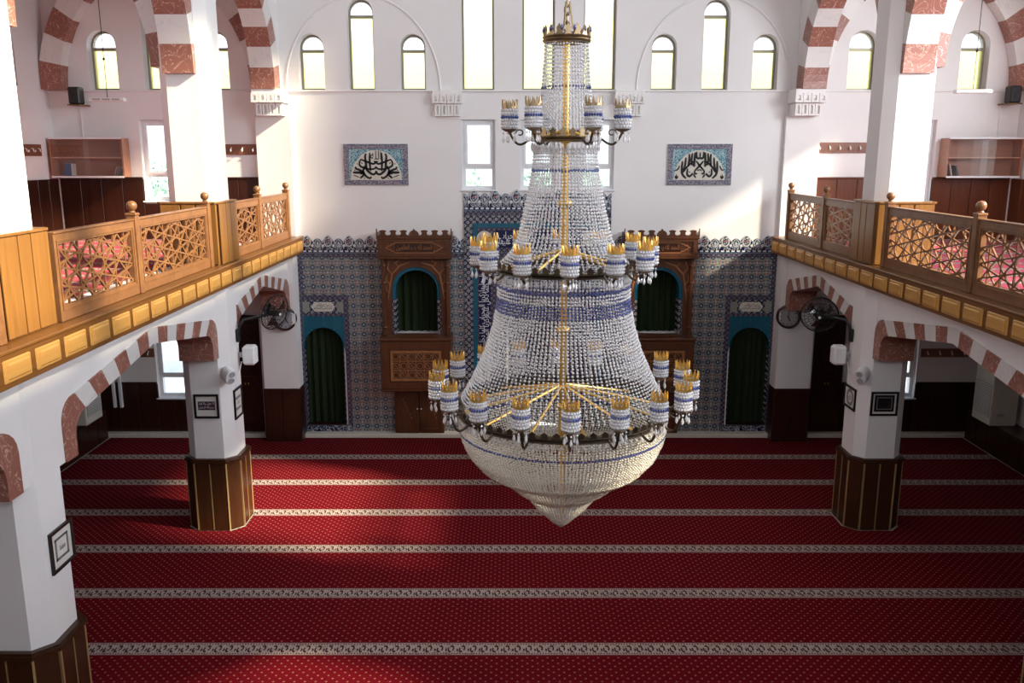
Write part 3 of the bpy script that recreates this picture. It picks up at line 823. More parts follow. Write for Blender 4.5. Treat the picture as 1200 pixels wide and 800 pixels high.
# prayer niche (mihrab)
NT[0] += 1; root = struct_root('trim_%d' % NT[0]); tag(root, 'tall tiled prayer niche wall behind the chandelier with navy script bands')
pts = [(-FW / 2, -FH / 2), (FW / 2, -FH / 2)]
for q in range(25):
    u = .5 - q / 24; big = max(0, 1 - (abs(u) / .27) ** 1.7) * .12; sm = max(0, 1 - ((.5 - abs(u)) / .23) ** 1.7) * .06
    pts.append((u * (FW - .004), FH / 2 - .13 + max(big, sm)))
m = MB(); m.prism(pts, 'xz', -.03, .004); fb = shared('frieze_tile', m, 'frieze')
for k in range(7):
    o = place('frieze_tile', fb, root, (X0 - 1.3 + 2.6 / 7 * (k + .5), YW, 4.15 + .19)); o.scale = (2.6 / 7 / FW, 1, 1.15)
m = MB(); m.box(X0 - 1.3, X0 + 1.3, YW - .04, YW, 4.07, 4.148, .004); m.build('border', 'border', root)
m = plate(rect(X0 - 1.3, X0 + 1.3, .085, 4.068), [rect(X0 - 1.15, X0 + 1.15, .086, 3.93)], 'xz', YW - .035, YW); m.build('border', 'border_white', root)
m = plate(rect(X0 - 1.15, X0 + 1.15, .085, 3.93), [rect(X0 - 1.07, X0 + 1.07, .086, 3.85)], 'xz', YW - .045, YW); m.build('band', 'turq', root)
m = plate(rect(X0 - 1.07, X0 + 1.07, .085, 3.85), [arch_pts(X0, .55, .086, 2.0, .6, 16, .15)], 'xz', YW - .03, YW + .02); m.build('field', 'border', root)
VERSE = ['كلما دخل عليها', 'زكريا المحراب']
m = MB(); m.box(X0 - .74, X0 + .74, YW - .042, YW - .03, 3.50, 3.81, .004); sp = m.build('script_panel', 'navy', root)
for q, w, w2 in ((-1, VERSE[1], VERSE[0]), (1, VERSE[0], VERSE[1])):
    moved(text_mb(shape_ar(w), .66, .17, .006), X0 + q * .365, YW - .045, 3.70).build('script', 'script_white', sp); moved(text_mb(shape_ar(w2), .62, .15, .006), X0 + q * .365, YW - .0455, 3.60).build('script', 'script_white', sp)
for q in (-1, 1):
    c = X0 + q * .94
    m = MB(); m.box(c - .105, c + .105, YW - .042, YW - .03, .35, 3.40, .004); sp = m.build('script_panel', 'navy', root)
    for k in range(5):
        for e in (-1, 1): moved(text_mb(shape_ar(VERSE[(k + (e > 0)) % 2]), .60 + .02 * e, .135, .006), c + e * .036, YW - .045 - .0005 * (e > 0), .68 + k * .60 + .07 * e, Matrix.Rotation(R(90 * q), 4, 'Y')).build('script', 'script_white', sp)
    m = MB(); m.prism([(c + .14 * math.cos(a * PI / 12), 3.655 + .14 * math.sin(a * PI / 12)) for a in range(24)], 'xz', YW - .05, YW - .03); rd = m.build('roundel', 'panel_ivory', root)
    moved(text_mb(shape_ar('الله' if q > 0 else 'محمد'), .19, .15, .006), c, YW - .053, 3.655).build('script', 'ink', rd)
m = MB(); vs = []; N = 17
prof = [(.56, .086), (.56, 2.0)] + [(.56 * math.cos(a * PI / 12), 2.0 + .64 * math.sin(a * PI / 12)) for a in range(1, 7)]
for r, z in prof:
    for i in range(N): vs.append((X0 + max(r, .001) * math.cos(PI * i / (N - 1)), YW + .015 + max(r, .001) * math.sin(PI * i / (N - 1)), z))
fs = [(k * N + i, k * N + i + 1, k * N + N + i + 1, k * N + N + i) for k in range(len(prof) - 1) for i in range(N - 1)]
m.add(vs, fs); m.build('niche', 'border_white', root, True)

# ================================================================== WOODEN KIOSKS
def kiosk(s, label):
    c = sx(s, 2.15); t = thing('preaching_kiosk', (c, YW, 1.0), label, 'kiosk', 'carved wooden kiosks on the tiled wall')
    m = MB(); m.box(c - .635, c + .635, 15.14, YW - .014, 3.38, 3.70); m.box(c - .655, c + .655, 15.12, YW - .014, 3.335, 3.38, .008); m.box(c - .655, c + .655, 15.12, YW - .014, 3.68, 3.725, .008)
    co = m.build('cornice', 'kiosk', t)
    m = plate(rect(c - .61, c + .61, 3.385, 3.675), [rect(c - .55, c + .55, 3.43, 3.635)], 'xz', 15.12, 15.14); m.build('cornice_frame', 'kiosk', co)
    # stepped cartouche outline and raised lettering
    up = [(-.51, 0), (-.47, .006), (-.45, .03), (-.41, .034), (-.395, .06), (-.35, .064), (-.33, .09), (.33, .09), (.35, .064), (.395, .06), (.41, .034), (.45, .03), (.47, .006), (.51, 0)]
    loop = up + [(x, -z) for x, z in up[-2:0:-1]]
    m = MB(); m.tube([(c + x, 15.137, 3.532 + z) for x, z in loop], .009, 5, True); m.build('cartouche', 'kiosk_lite', t)
    m = MB(); m.box(c - .335, c + .335, 15.132, 15.142, 3.462, 3.602, .002); sp = m.build('script_panel', 'mahogany', t)
    moved(text_mb(shape_ar('الحمد لله رب العالمين'), .62, .115, .008), c, 15.131, 3.532).build('script', 'kiosk_lite', sp)
    # crest: cut-out ornaments along the front, plain returns at the sides
    m = MB(); z = 3.725
    m.box(c - .65, c + .65, 15.125, 15.145, z, z + .018)
    for k in range(7):
        x = c - .54 + .18 * k
        if k == 3: pl = [(-.085, 0), (.085, 0), (.085, .04), (.06, .075), (.02, .095), (0, .125), (-.02, .095), (-.06, .075), (-.085, .04)]
        else: pl = [(-.075, 0), (.075, 0), (.05, .022), (.04, .05), (.06, .072), (.06, .085), (.03, .095), (0, .10), (-.03, .095), (-.06, .085), (-.06, .072), (-.04, .05), (-.05, .022)]
        m.prism([(x + a, z + .015 + b) for a, b in pl], 'xz', 15.125, 15.145)
    for q in (-1, 1):
        xa, xb = sorted((c + q * .655, c + q * .637)); m.prism([(15.125, z), (15.47, z), (15.47, z + .06), (15.3, z + .05), (15.16, z + .09), (15.125, z + .14)], 'yz', xa, xb)
    m.build('crest', 'kiosk', t)
    for q in (-1, 1):
        m = MB(); m.box(c + q * .565 - .035, c + q * .565 + .035, 15.22, 15.29, 1.95, 3.335, .012)
        for zz in (2.1, 2.9, 3.2): m.lathe([(.046, -.02), (.052, 0), (.046, .02)], 10, (c + q * .565, 15.255, zz))
        m.build('post', 'kiosk', t)
    m = plate(rect(c - .60, c + .60, 1.95, 3.335), [arch_pts(c, .435, 1.96, 2.76, .42, 16)], 'xz', 15.28, 15.32); ab = m.build('arch_board', 'kiosk', t)
    m = MB()
    for q in (-1, 1):                                        # leafy carving in the spandrels
        for pa in ([(.50, 2.6), (.46, 2.85), (.42, 3.05), (.28, 3.2), (.10, 3.26)], [(.42, 3.05), (.50, 3.15), (.46, 3.27)], [(.30, 3.18), (.36, 3.25), (.28, 3.30)], [(.46, 2.86), (.53, 2.95), (.50, 3.05)], [(.485, 2.72), (.53, 2.78), (.53, 2.86)]):
            m.tube([(c + q * x, 15.279, zz) for x, zz in pa], [.008] + [.017] * (len(pa) - 2) + [.006], 5)
    m.build('carving', 'kiosk_lite', ab)
    o_, i_ = arch_pts(c, .434, 2.60, 2.76, .419, 16), arch_pts(c, .372, 2.60, 2.76, .357, 16); m = MB(); n_ = len(o_)
    for k in range(n_ - 1): m.prism([o_[k], o_[k + 1], i_[k + 1], i_[k]], 'xz', 15.32, YW + .1)
    m.build('reveal', 'turq', t)
    for q in (-1, 1):
        m = MB(); xa, xb = sorted((c + q * .434, c + q * .372)); m.box(xa, xb, 15.32, YW + .1, 1.955, 2.60); m.build('reveal', 'border_white', t)
    m = MB(); m.box(c - .62, c + .62, 15.0, YW - .014, 1.02, 1.90); m.box(c - .645, c + .645, 14.975, YW - .014, 1.90, 1.95, .012); m.box(c - .635, c + .635, 14.985, YW - .014, .985, 1.03, .01)
    bx = m.build('box', 'kiosk', t)
    m = plate(rect(c - .60, c + .60, 1.05, 1.88), [rect(c - .47, c + .47, 1.16, 1.75)], 'xz', 14.975, 15.0); m.build('box_frame', 'kiosk', bx)
    lx0, lx1, lz0, lz1 = c - .43, c + .43, 1.2, 1.71
    m = plate(rect(lx0 - .02, lx1 + .02, lz0 - .02, lz1 + .02), [rect(lx0 + .02, lx1 - .02, lz0 + .02, lz1 - .02)], 'xz', 14.978, 15.0)
    nx, nz = 6, 3; cw, ch = (lx1 - lx0) / nx, (lz1 - lz0) / nz
    for i in range(1, nx): m.box(lx0 + cw * i - .007, lx0 + cw * i + .007, 14.982, 15.0, lz0, lz1)
    for j in range(1, nz): m.box(lx0, lx1, 14.983, 15.0, lz0 + ch * j - .007, lz0 + ch * j + .007)
    for i in range(nx):
        for j in range(nz):
            cx, cz = lx0 + cw * (i + .5), lz0 + ch * (j + .5); r = .055
            m.tube([(cx + r * math.cos(a * PI / 4 + PI / 8), 14.99, cz + r * math.sin(a * PI / 4 + PI / 8)) for a in range(8)], .007, 4, True)
            if (i + j) % 2: m.tube([(cx - cw / 2, 14.99, cz + ch / 2), (cx + cw / 2, 14.99, cz - ch / 2)], .006, 4)
    m.build('lattice', 'kiosk_lite', bx)
    for q in (-1, 1):
        m = MB(); xa, xb = sorted((c + q * .004, c + q * .45)); m.box(xa, xb, 15.36, YW - .014, .09, .985, .008); d = m.build('door', 'kiosk', t)
        m = plate(rect(xa + .03, xb - .03, .13, .95), [rect(xa + .08, xb - .08, .18, .90)], 'xz', 15.35, 15.362); m.build('door_frame', 'kiosk', d)
        for k in range(6):
            px, pz = (xa + xb) / 2 - .07 + .03 * k, .74 - .07 * k; m = MB(); m.box(px - .008, px + .008, 15.353, 15.362, pz - .02, pz + .012); m.build('glint_dash', 'kiosk_lite', d)  # pale dashes standing for light spots reflected on the doors
        m = MB(); m.ball((c + q * .035, 15.34, .56), .016, 8, 5); m.build('knob', 'white_plastic', d)
kiosk(-1, 'carved wooden kiosk with lattice box and cupboard, left of the chandelier')
kiosk(1, 'carved wooden kiosk with sunlit cornice, half hidden right of the chandelier')

# ================================================================== CALLIGRAPHY PANELS
def calligraphy(s, label, strokes, ax, az, k, word, wz, ww):
    c, z = sx(s, 2.82), 4.945; t = thing('calligraphy_panel', (c, YW, z), label, 'panel'); YW_ = YW - .004
    m = plate(rect(c - .56, c + .56, z - .35, z + .35), [rect(c - .47, c + .47, z - .265, z + .265)], 'xz', YW_ - .025, YW_); m.build('border', 'panel_border', t)
    m = MB(); m.box(c - .565, c + .565, YW_ - .012, YW_, z - .36, z + .355); m.build('edge', 'carve_white', t)
    m = MB(); m.box(c - .468, c + .468, YW_ - .016, YW_ - .011, z - .263, z + .263); m.build('ground', 'arabesque', t)
    m = MB(); m.prism(arch_pts(c, .445, z - .263, z - .262, .508, 24), 'xz', YW_ - .021, YW_ - .014); m.build('half_disc', 'panel_ivory', t)
    m = MB()
    for w, st in strokes: ribbon(m, [(c + (x - ax) * k, z - (y - az) * k) for x, y in st], w * k * 1.45, YW_ - .0225, .003, c)
    if word: 
        n0 = len(m.v); tm = moved(text_mb(word, ww, ww * .8, .003), c, YW_ - .024, z + wz); m.add(tm.v, tm.f)
    m.build('script', 'ink', t)
LS = [(20, [(478, 245), (474, 380), (484, 505)]), (24, [(432, 262), (412, 290), (420, 400), (432, 485), (500, 545), (545, 540), (562, 500)]), (20, [(350, 340), (328, 380), (335, 430), (420, 470), (520, 475), (562, 455)]),
      (20, [(345, 338), (430, 372), (520, 402), (562, 385)]), (22, [(270, 440), (275, 468), (330, 490), (375, 525), (330, 545)]), (26, [(228, 522), (300, 524), (376, 518)]), (22, [(376, 518), (378, 560), (330, 605)]),
      (22, [(402, 430), (378, 500), (410, 570), (470, 604), (490, 580)]), (16, [(530, 375), (555, 372), (562, 395)]), (12, [(290, 395), (292, 410)]), (12, [(255, 485), (258, 500)]), (10, [(350, 385), (372, 398)]), (9, [(235, 560), (320, 590)]),
      (10, [(385, 600), (400, 605)]), (14, [(540, 470), (562, 440)])]
RS = [(24, [(325, 335), (320, 430), (330, 520), (385, 580)]), (22, [(372, 285), (362, 400), (340, 495)]), (22, [(418, 235), (420, 330), (405, 420)]), (22, [(462, 225), (452, 330), (470, 400)]), (24, [(500, 215), (495, 330), (492, 420)]),
      (18, [(340, 495), (400, 410), (490, 335)]), (20, [(520, 335), (572, 400), (640, 475)]), (22, [(402, 440), (398, 520), (435, 550), (480, 505)]), (18, [(640, 470), (635, 510), (600, 512)]), (16, [(486, 520), (525, 572)]),
      (22, [(522, 205), (524, 280), (552, 300), (572, 285)]), (14, [(572, 285), (572, 215)]), (14, [(225, 470), (262, 450), (285, 400)]), (16, [(225, 545), (245, 580), (270, 545)]), (10, [(245, 520), (245, 580)]), (9, [(515, 395), (520, 405)]), (12, [(540, 470), (572, 455)]), (9, [(420, 480), (440, 500)])]
calligraphy(-1, 'framed tile panel of rounded mirrored black calligraphy, left wall above the kiosk', LS, 562, 412, .00122, shape_ar('الله'), .16, .19)
calligraphy(1, 'framed tile panel of upright crossing black calligraphy, wall right of the chandelier', RS, 572, 385, .00122, '', 0, 0)

# ================================================================== GALLERY RAILINGS
def clip_seg(p, d, u0, u1, v0, v1):
    t0, t1 = -9., 9.
    for q, e, lo, hi in ((p[0], d[0], u0, u1), (p[1], d[1], v0, v1)):
        if abs(e) < 1e-9:
            if q < lo or q > hi: return None
        else:
            a, b2 = sorted(((lo - q) / e, (hi - q) / e)); t0, t1 = max(t0, a), min(t1, b2)
    return (t0, t1) if t1 - t0 > .02 else None
def railing(s, ya, yb, posts, label):
    xc = sx(s, 4.31); t = thing('gallery_railing', (xc, (ya + yb) / 2, 3.706), label, 'railing', 'pierced wooden gallery railings')
    ends = [ya] + posts + [yb]
    ends = sorted(set(ends)); spans = [(a, b2) for a, b2 in zip(ends[:-1], ends[1:]) if b2 - a > .3]
    for y in posts:
        m = MB(); m.box(xc - .05, xc + .05, y - .045, y + .045, 3.706, 4.52, .008); m.box(xc - .056, xc + .056, y - .052, y + .052, 4.505, 4.53, .006); p = m.build('post', 'rail', t)
        m = MB(); m.lathe([(.022, 4.53), (.034, 4.535), (.024, 4.55), (.03, 4.557), (.047, 4.575), (.054, 4.60), (.047, 4.627), (.028, 4.646), (.0001, 4.652)], 14, (xc, y, 0)); m.build('finial', 'rail', p, True)
    for a, b2 in spans:
        a += .046; b2 -= .046; m = plate(rect(a, b2, 3.712, 4.46), [rect(a + .075, b2 - .075, 3.84, 4.365)], 'yz', xc - .028, xc + .028)
        m.box(xc - .04, xc + .04, a, b2, 4.455, 4.475, .006); f = m.build('frame', 'rail', t)
        m = plate(rect(a + .04, b2 - .04, 3.80, 4.40), [rect(a + .055, b2 - .055, 3.815, 4.385)], 'yz', xc - .036, xc + .036); m.build('moulding', 'rail', f)
        u0, u1, v0, v1 = a + .07, b2 - .07, 3.835, 4.37; m = MB(); cu, cv = (u0 + u1) / 2, (v0 + v1) / 2
        for k in range(5):
            an = PI * k / 5 + PI / 10; d = (1.55 * math.cos(an), math.sin(an)); l_ = math.hypot(*d); d = (d[0] / l_, d[1] / l_); n = (-d[1], d[0]); sp = .15
            for j in range(-8, 9):
                o = sp * (j + .5); p = (cu - math.sin(an) * o * 1.55, cv + math.cos(an) * o); c = clip_seg(p, d, u0, u1, v0, v1)
                if not c: continue
                w = .0085; h = .008
                q0 = (p[0] + d[0] * c[0], p[1] + d[1] * c[0]); q1 = (p[0] + d[0] * c[1], p[1] + d[1] * c[1])
                poly = [(q0[0] + n[0] * w, q0[1] + n[1] * w), (q1[0] + n[0] * w, q1[1] + n[1] * w), (q1[0] - n[0] * w, q1[1] - n[1] * w), (q0[0] - n[0] * w, q0[1] - n[1] * w)]
                m.prism(poly, 'yz', xc - h - .0004 * k, xc + h + .0004 * k)
        m.build('lattice', 'rail', f)
for s, sd in ((-1, 'left'), (1, 'right')):
    railing(s, 11.93, 15.10, [13.35, 15.05], 'pierced wooden railing on the %s gallery between column and end wall' % sd)
    railing(s, 7.24, 11.12, [8.92, 11.07], 'pierced wooden railing on the %s gallery nearer than the far column' % sd)
railing(-1, 2.6, 6.44, [4.5, 6.39], 'pierced wooden railing on the left gallery nearer than the near column')

# ================================================================== GALLERY FURNITURE
def bookcase(s, d0, d1, label):
    a, b2 = sorted((sx(s, d0), sx(s, d1))); z0, z1, y0, y1 = 4.735, 5.39, 15.19, 15.465
    t = thing('wall_bookcase', ((a + b2) / 2, y1, z0), label, 'bookcase', 'glazed bookcases on the gallery end wall')
    for x0, x1 in ((a, a + .025), (b2 - .025, b2)):
        m = MB(); m.box(x0, x1, y0, y1, z0, z1); m.build('side_panel', 'cabinet', t)
    m = MB(); m.box(a + .025, b2 - .025, y1 - .012, y1, z0, z1); m.build('back_panel', 'cabinet', t)
    m = MB(); m.box(a + .025, b2 - .025, y0, y1 - .012, z1 - .025, z1); m.build('top', 'cabinet', t)
    m = MB(); m.box(a + .025, b2 - .025, y0, y1 - .012, z0, z0 + .022); m.build('bottom', 'cabinet', t)
    m = MB(); m.box(a + .025, b2 - .025, y0 + .03, y1 - .012, (z0 + z1) / 2 - .01, (z0 + z1) / 2 + .01); m.build('shelf', 'cabinet_edge', t)
    for zz in (z0 - .012, z1 - .018):
        m = MB(); m.box(a + .01, b2 - .01, y0 - .018, y0 - .001, zz, zz + .032, .003); m.build('track', 'pvc', t)
    mid = (a + b2) / 2
    for x0, x1, y in ((a + .03, mid + .05, y0 + .004), (mid - .05, b2 - .03, y0 + .014)):
        m = MB(); m.box(x0, x1, y, y + .004, z0 + .023, z1 - .026); m.build('glass_door', 'cab_glass', t)
    return a, b2, z0 + .0225
a, b2, z = bookcase(-1, 7.09, 8.34, 'shallow brown bookcase with glass doors on the left gallery wall')
def book(x, w, h, d, z, mat, label, tilt=0., group=None):
    m = MB(); m.box(-w / 2, w / 2, -d / 2, d / 2, 0, h, .003); o = m.build('book', mat, None, loc=(x, 15.36, z + abs(math.sin(tilt)) * w / 2 + .001)); o.rotation_euler = (0, tilt, 0); tag(o, label, 'book', group)
    m = MB(); m.box(-w / 2 + .004, w / 2 - .004, -d / 2 + .003, d / 2 - .003, h, h + .0015); p = m.build('page_block', 'paper', o, loc=(0, 0, 0)); p.location = (0, 0, 0)
book(a + .215, .13, .205, .03, z, 'book_blue', 'blue book facing forward in the left gallery bookcase')
book(a + .30, .02, .20, .14, z, 'book_pale', 'thin pale book upright beside the blue book', .03)
for k, q in enumerate(('outermost', 'second', 'third', 'innermost')): book(b2 - .09 - .047 * k, .014, .16, .12, z, 'book_pale', q + ' of four thin pale booklets leaning at the right end of the left bookcase', .38, 'leaning booklets in the left bookcase')
a, b2, z = bookcase(1, 6.98, 8.26, 'shallow brown bookcase with glass doors on the right gallery wall')
book(a + .05, .035, .22, .15, z, 'book_dark', 'dark book standing first in the right gallery bookcase')
book(a + .155, .024, .20, .15, z, 'book_pale', 'pale book leaning between two dark books, right bookcase', -.25)
book(a + .27, .030, .18, .15, z, 'book_dark', 'shorter dark book leaning after the pale one, right bookcase', -.32)

def hook_board(p0, p1, z0, z1, n, axis, label):
    """wooden board with n hooks; axis 'x' on the end wall, 'y' on the left side wall"""
    t = None; m = MB()
    if axis == 'x':
        t = thing('coat_hook_board', ((p0 + p1) / 2, YW, z0), label, 'hook board', 'wooden hook boards'); m.box(p0, p1, YW - .022, YW, z0, z1, .004)
    else:
        t = thing('coat_hook_board', (XL, (p0 + p1) / 2, z0), label, 'hook board', 'wooden hook boards'); m.box(XL, XL + .022, p0, p1, z0, z1, .004)
    m.build('board', 'hookwood', t); zm = (z0 + z1) / 2
    for k in range(n):
        q = p0 + (p1 - p0) * (k + .5) / n; m = MB()
        if axis == 'x': m.tube([(q, YW - .02, zm + .03), (q, YW - .05, zm + .02), (q, YW - .055, zm - .02), (q, YW - .075, zm - .03), (q, YW - .09, zm)], .009, 6)
        else: m.tube([(XL + .02, q, zm + .03), (XL + .05, q, zm + .02), (XL + .055, q, zm - .02), (XL + .075, q, zm - .03), (XL + .09, q, zm)], .009, 6)
        m.build('hook', 'white_plastic', t)
hook_board(-5.35, -4.20, 5.11, 5.29, 6, 'x', 'brown hook board on the left gallery end wall beside the column')
hook_board(5.07, 6.30, 5.14, 5.32, 7, 'x', 'brown hook board on the right gallery end wall beside the column')
hook_board(14.0, 15.02, 5.09, 5.28, 5, 'y', 'brown hook board on the side wall of the left gallery')
hook_board(-7.10, -6.53, 1.50, 1.66, 3, 'x', 'dark hook board under the left gallery beside the lower window')
hook_board(7.46, 8.34, 1.50, 1.66, 4, 'x', 'dark hook board under the right gallery beside the lower window')

def speaker(x, z, label):
    t = thing('wall_loudspeaker', (x, YW, z), label, 'loudspeaker', 'black loudspeakers high on the end wall')
    m = MB(); m.box(x - .095, x + .095, 15.14, 15.34, z - .145, z + .135, .02); m.build('cabinet', 'black', t)
    m = MB(); m.lathe([(.06, 15.139), (.05, 15.133), (.018, 15.137), (.0001, 15.13)], 16, (x, 0, z - .03), 'y'); m.build('cone', 'black', t)
    m = MB(); m.box(x - .11, x + .11, 15.12, 15.495, z - .168, z - .147, .004); m.build('shelf', 'fascia', t)
    m = MB(); m.tube([(x - .06, 15.47, z - .168), (x - .06, 15.48, z - .6), (x - .055, 15.485, z - .75)], .006, 5); m.build('cable', 'white_plastic', t)
speaker(-7.36, 6.09, 'black loudspeaker on a small shelf high on the left gallery end wall')
speaker(8.46, 6.11, 'black loudspeaker on a small shelf high on the right gallery end wall')
def strip_lamp(x, z, y, label):
    t = thing('hanging_strip_light', (x, y, z), label, 'lamp', 'white lamps hung over the galleries')
    m = MB(); m.box(x - .28, x + .28, y - .06, y + .06, z - .01, z + .045, .012); m.build('housing', 'white_plastic', t)
    for k in range(-1, 2):
        m = MB(); m.box(x + k * .15 - .06, x + k * .15 + .06, y - .064, y - .0585, z + .004, z + .03); m.build('vent', 'grey_plastic', t)
    m = MB(); m.tube([(x, y, z + .04), (x, y, 9.24)], .006, 5); m.build('cord', 'black', t)
    m = MB(); m.ball((x, y, z + .62), .022, 8, 5); m.build('clip', 'black', t)
strip_lamp(-6.28, 5.93, 14.0, 'white strip lamp hanging on a cord over the left gallery')
strip_lamp(7.14, 6.05, 14.0, 'white strip lamp hanging on a cord over the right gallery')

# ================================================================== FITTINGS ON COLUMNS AND PILASTERS
def oriented(mb, loc, normal, start=0):
    """local frame: -y faces along normal, z stays up"""
    n = Vector(normal).normalized(); x = Vector((0, 0, 1)).cross(-n)
    x = Vector((-n.y, n.x, 0)).normalized(); z = x.cross(-n)
    if z.z < 0: x = -x; z = x.cross(-n)
    mat = Matrix(((x.x, -n.x, z.x, loc[0]), (x.y, -n.y, z.y, loc[1]), (x.z, -n.z, z.z, loc[2]), (0, 0, 0, 1)))
    return mb.xform(mat, start)
def clock(x, z, normal, label):
    loc = (x, 15.075, z); t = thing('wall_clock', loc, label, 'clock', 'round dark wall clocks')
    B = lambda mb: oriented(mb, loc, normal)
    m = MB(); m.lathe([(.17, .05), (.205, .05), (.215, .02), (.20, -.015), (.18, -.02), (.165, 0), (.165, .03)], 32, (0, 0, 0), 'y', True); B(m).build('rim', 'mahogany', t, True)
    m = MB(); m.lathe([(.0001, .008), (.168, .008), (.168, .04), (.0001, .04)], 32, (0, 0, 0), 'y'); d = B(m).build('dial', 'clock_face', t)
    for k in range(12):
        a = 2 * PI * k / 12; m = MB(); m.box(-.008, .008, .003, .008, .125, .152); m.xform(Matrix.Rotation(a, 4, 'Y')); B(m).build('hour_mark', 'mahogany', d)
    for nm, ln, w, a in (('hour_hand', .085, .009, 150), ('minute_hand', .125, .006, 8)):
        m = MB(); m.box(-w, w, -.002, .002, -.02, ln); m.xform(Matrix.Rotation(R(a), 4, 'Y')); B(m).build(nm, 'ink', d)
clock(-3.99, 2.28, (.50, -.85, 0), 'round dark rimmed wall clock on the left pilaster behind the fan')
clock(4.86, 2.32, (-.45, -.88, 0), 'round dark rimmed wall clock on the right pilaster beside the fan')

def picture(loc, normal, w, h, label, style):
    t = thing('picture_frame', loc, label, 'picture', 'black framed prints on the columns')
    B = lambda mb: oriented(mb, loc, normal)
    f = .028; m = plate(rect(-w / 2, w / 2, -h / 2, h / 2), [rect(-w / 2 + f, w / 2 - f, -h / 2 + f, h / 2 - f)], 'xz', -.022, 0); B(m).build('frame', 'frame_black', t)
    m = MB(); m.box(-w / 2 + f - .002, w / 2 - f + .002, -.008, -.001, -h / 2 + f - .002, h / 2 - f + .002); p = B(m).build('sheet', 'paper', t)
    def line(txt, lw, lh, z, mat):
        B(moved(text_mb(txt, lw, lh, .001), 0, -.0125, z)).build('script', mat, p)
    if style == 'plum':
        m = MB(); m.box(-w * .34, w * .34, -.012, -.007, -h * .16, h * .20); B(m).build('print', 'navy_print', p)
        line(shape_ar('لا حول ولا قوة'), w * .6, h * .13, h * .11, 'paper'); line(shape_ar('بسم الله الرحمن'), w * .6, h * .13, -h * .06, 'paper')
    elif style == 'dark':
        m = MB(); m.box(-w * .36, w * .36, -.012, -.007, -h * .33, h * .36); B(m).build('print', 'frame_black', p)
        m = plate(rect(-w * .28, w * .28, -h * .24, h * .27), [rect(-w * .25, w * .25, -h * .21, h * .24)], 'xz', -.0135, -.0115); B(m).build('print_border', 'grey_print', p)
        line(shape_ar('سبحان الله'), w * .42, h * .14, h * .09, 'navy_print'); line(shape_ar('الحمد لله'), w * .42, h * .14, -h * .09, 'navy_print')
    elif style == 'wreath':
        m = MB()
        for k in range(20):
            u = k / 20; m.box(-w * .28 + w * .56 * u - .004, -w * .28 + w * .56 * u + .010, -.010, -.007, h * .21, h * .27); m.box(-w * .28 + w * .56 * u - .004, -w * .28 + w * .56 * u + .010, -.010, -.007, -h * .27, -h * .21)
            m.box(-w * .29, -w * .22, -.010, -.007, -h * .26 + h * .52 * u, -h * .26 + h * .52 * u + .010); m.box(w * .22, w * .29, -.010, -.007, -h * .26 + h * .52 * u, -h * .26 + h * .52 * u + .010)
        B(m).build('print', 'grey_print', p); line(shape_ar('محمد'), w * .25, h * .12, 0, 'grey_print')
    elif style == 'lines':
        for z in (.16, -.20):
            m = MB(); m.box(-w * .33, w * .33, -.010, -.007, h * z - .018, h * z + .02); B(m).build('print', 'grey_print', p)
        line(shape_ar('الله اكبر') if False else shape_ar('الله'), w * .3, h * .12, 0, 'strip')
    else:
        m = MB(); m.lathe([(w * .30, -.010), (w * .30, -.007), (w * .19, -.007), (w * .19, -.010)], 24, (0, 0, 0), 'y', True); B(m).build('print', 'grey_print', p)
        line(shape_ar('الله'), w * .26, h * .2, 0, 'grey_print')
cl = sx(-1, 4.585); cr = sx(1, 4.585); cn = sx(-1, 4.675)
picture((cl + .005, 11.334, 1.785), (0, -1, 0), .335, .335, 'black framed plum print on the front of the left far column', 'plum')
picture((cl + .326, 11.64, 1.755), (1, 0, 0), .34, .42, 'black framed print with grey bands on the side of the left far column', 'lines')
picture((cn + .326, 6.99, 1.80), (1, 0, 0), .38, .37, 'black framed print with a leafy square on the left near column', 'wreath')
picture((cr - .005, 11.334, 1.82), (0, -1, 0), .37, .335, 'black framed dark print on the front of the right far column', 'dark')
picture((cr - .326, 11.68, 1.815), (-1, 0, 0), .40, .31, 'black framed print with a round medallion on the right far column side', 'ring')

def twin_light(s, cx, label):
    n = Vector((-s * .72, -.68, 0)).normalized(); base = Vector((cx - s * .265, 11.66 - .265, 2.25)); loc = base + n * .0
    t = thing('emergency_light', tuple(loc), label, 'light', 'white twin-lens lights on the columns')
    B = lambda mb: oriented(mb, loc, (n.x, n.y, -.35))
    m = MB(); m.lathe([(.0001, .02), (.05, .02), (.085, -.01), (.098, -.06), (.098, -.15), (.09, -.17), (.0001, -.175)], 20, (0, 0, 0), 'y'); m.xform(Matrix.Diagonal((.85, 1, 1.15, 1))); B(m).build('housing', 'white_plastic', t, True)
    for z in (.048, -.05):
        m = MB(); m.lathe([(.042, -.172), (.042, -.183), (.034, -.183), (.032, -.176), (.0001, -.176)], 16, (0, 0, z), 'y'); B(m).build('lens', 'grey_plastic', t, True)
twin_light(-1, cl, 'round white twin-lens light on the left far column corner')
twin_light(1, cr, 'round white twin-lens light on the right far column corner')
def wall_speaker(s, cx, label):
    x = cx - s * .325; t = thing('white_loudspeaker', (x, 11.86, 2.38), label, 'loudspeaker', 'white loudspeakers on the columns')
    xa, xb = sorted((x - s * .07, x - s * .25)); m = MB(); m.box(xa, xb, 11.74, 11.92, 2.25, 2.52, .03); m.build('cabinet', 'white_plastic', t)
    m = MB(); xa, xb = sorted((x + s * .002, x - s * .08)); m.box(xa, xb, 11.81, 11.85, 2.35, 2.42, .005); m.build('bracket', 'grey_plastic', t)
    m = MB(); m.tube([(x - s * .05, 11.78, 2.3), (x - s * .03, 11.74, 2.18), (x - s * .004, 11.70, 2.12)], .006, 5); m.build('cable', 'white_plastic', t)
wall_speaker(-1, cl, 'white box loudspeaker on the hall side of the left far column')
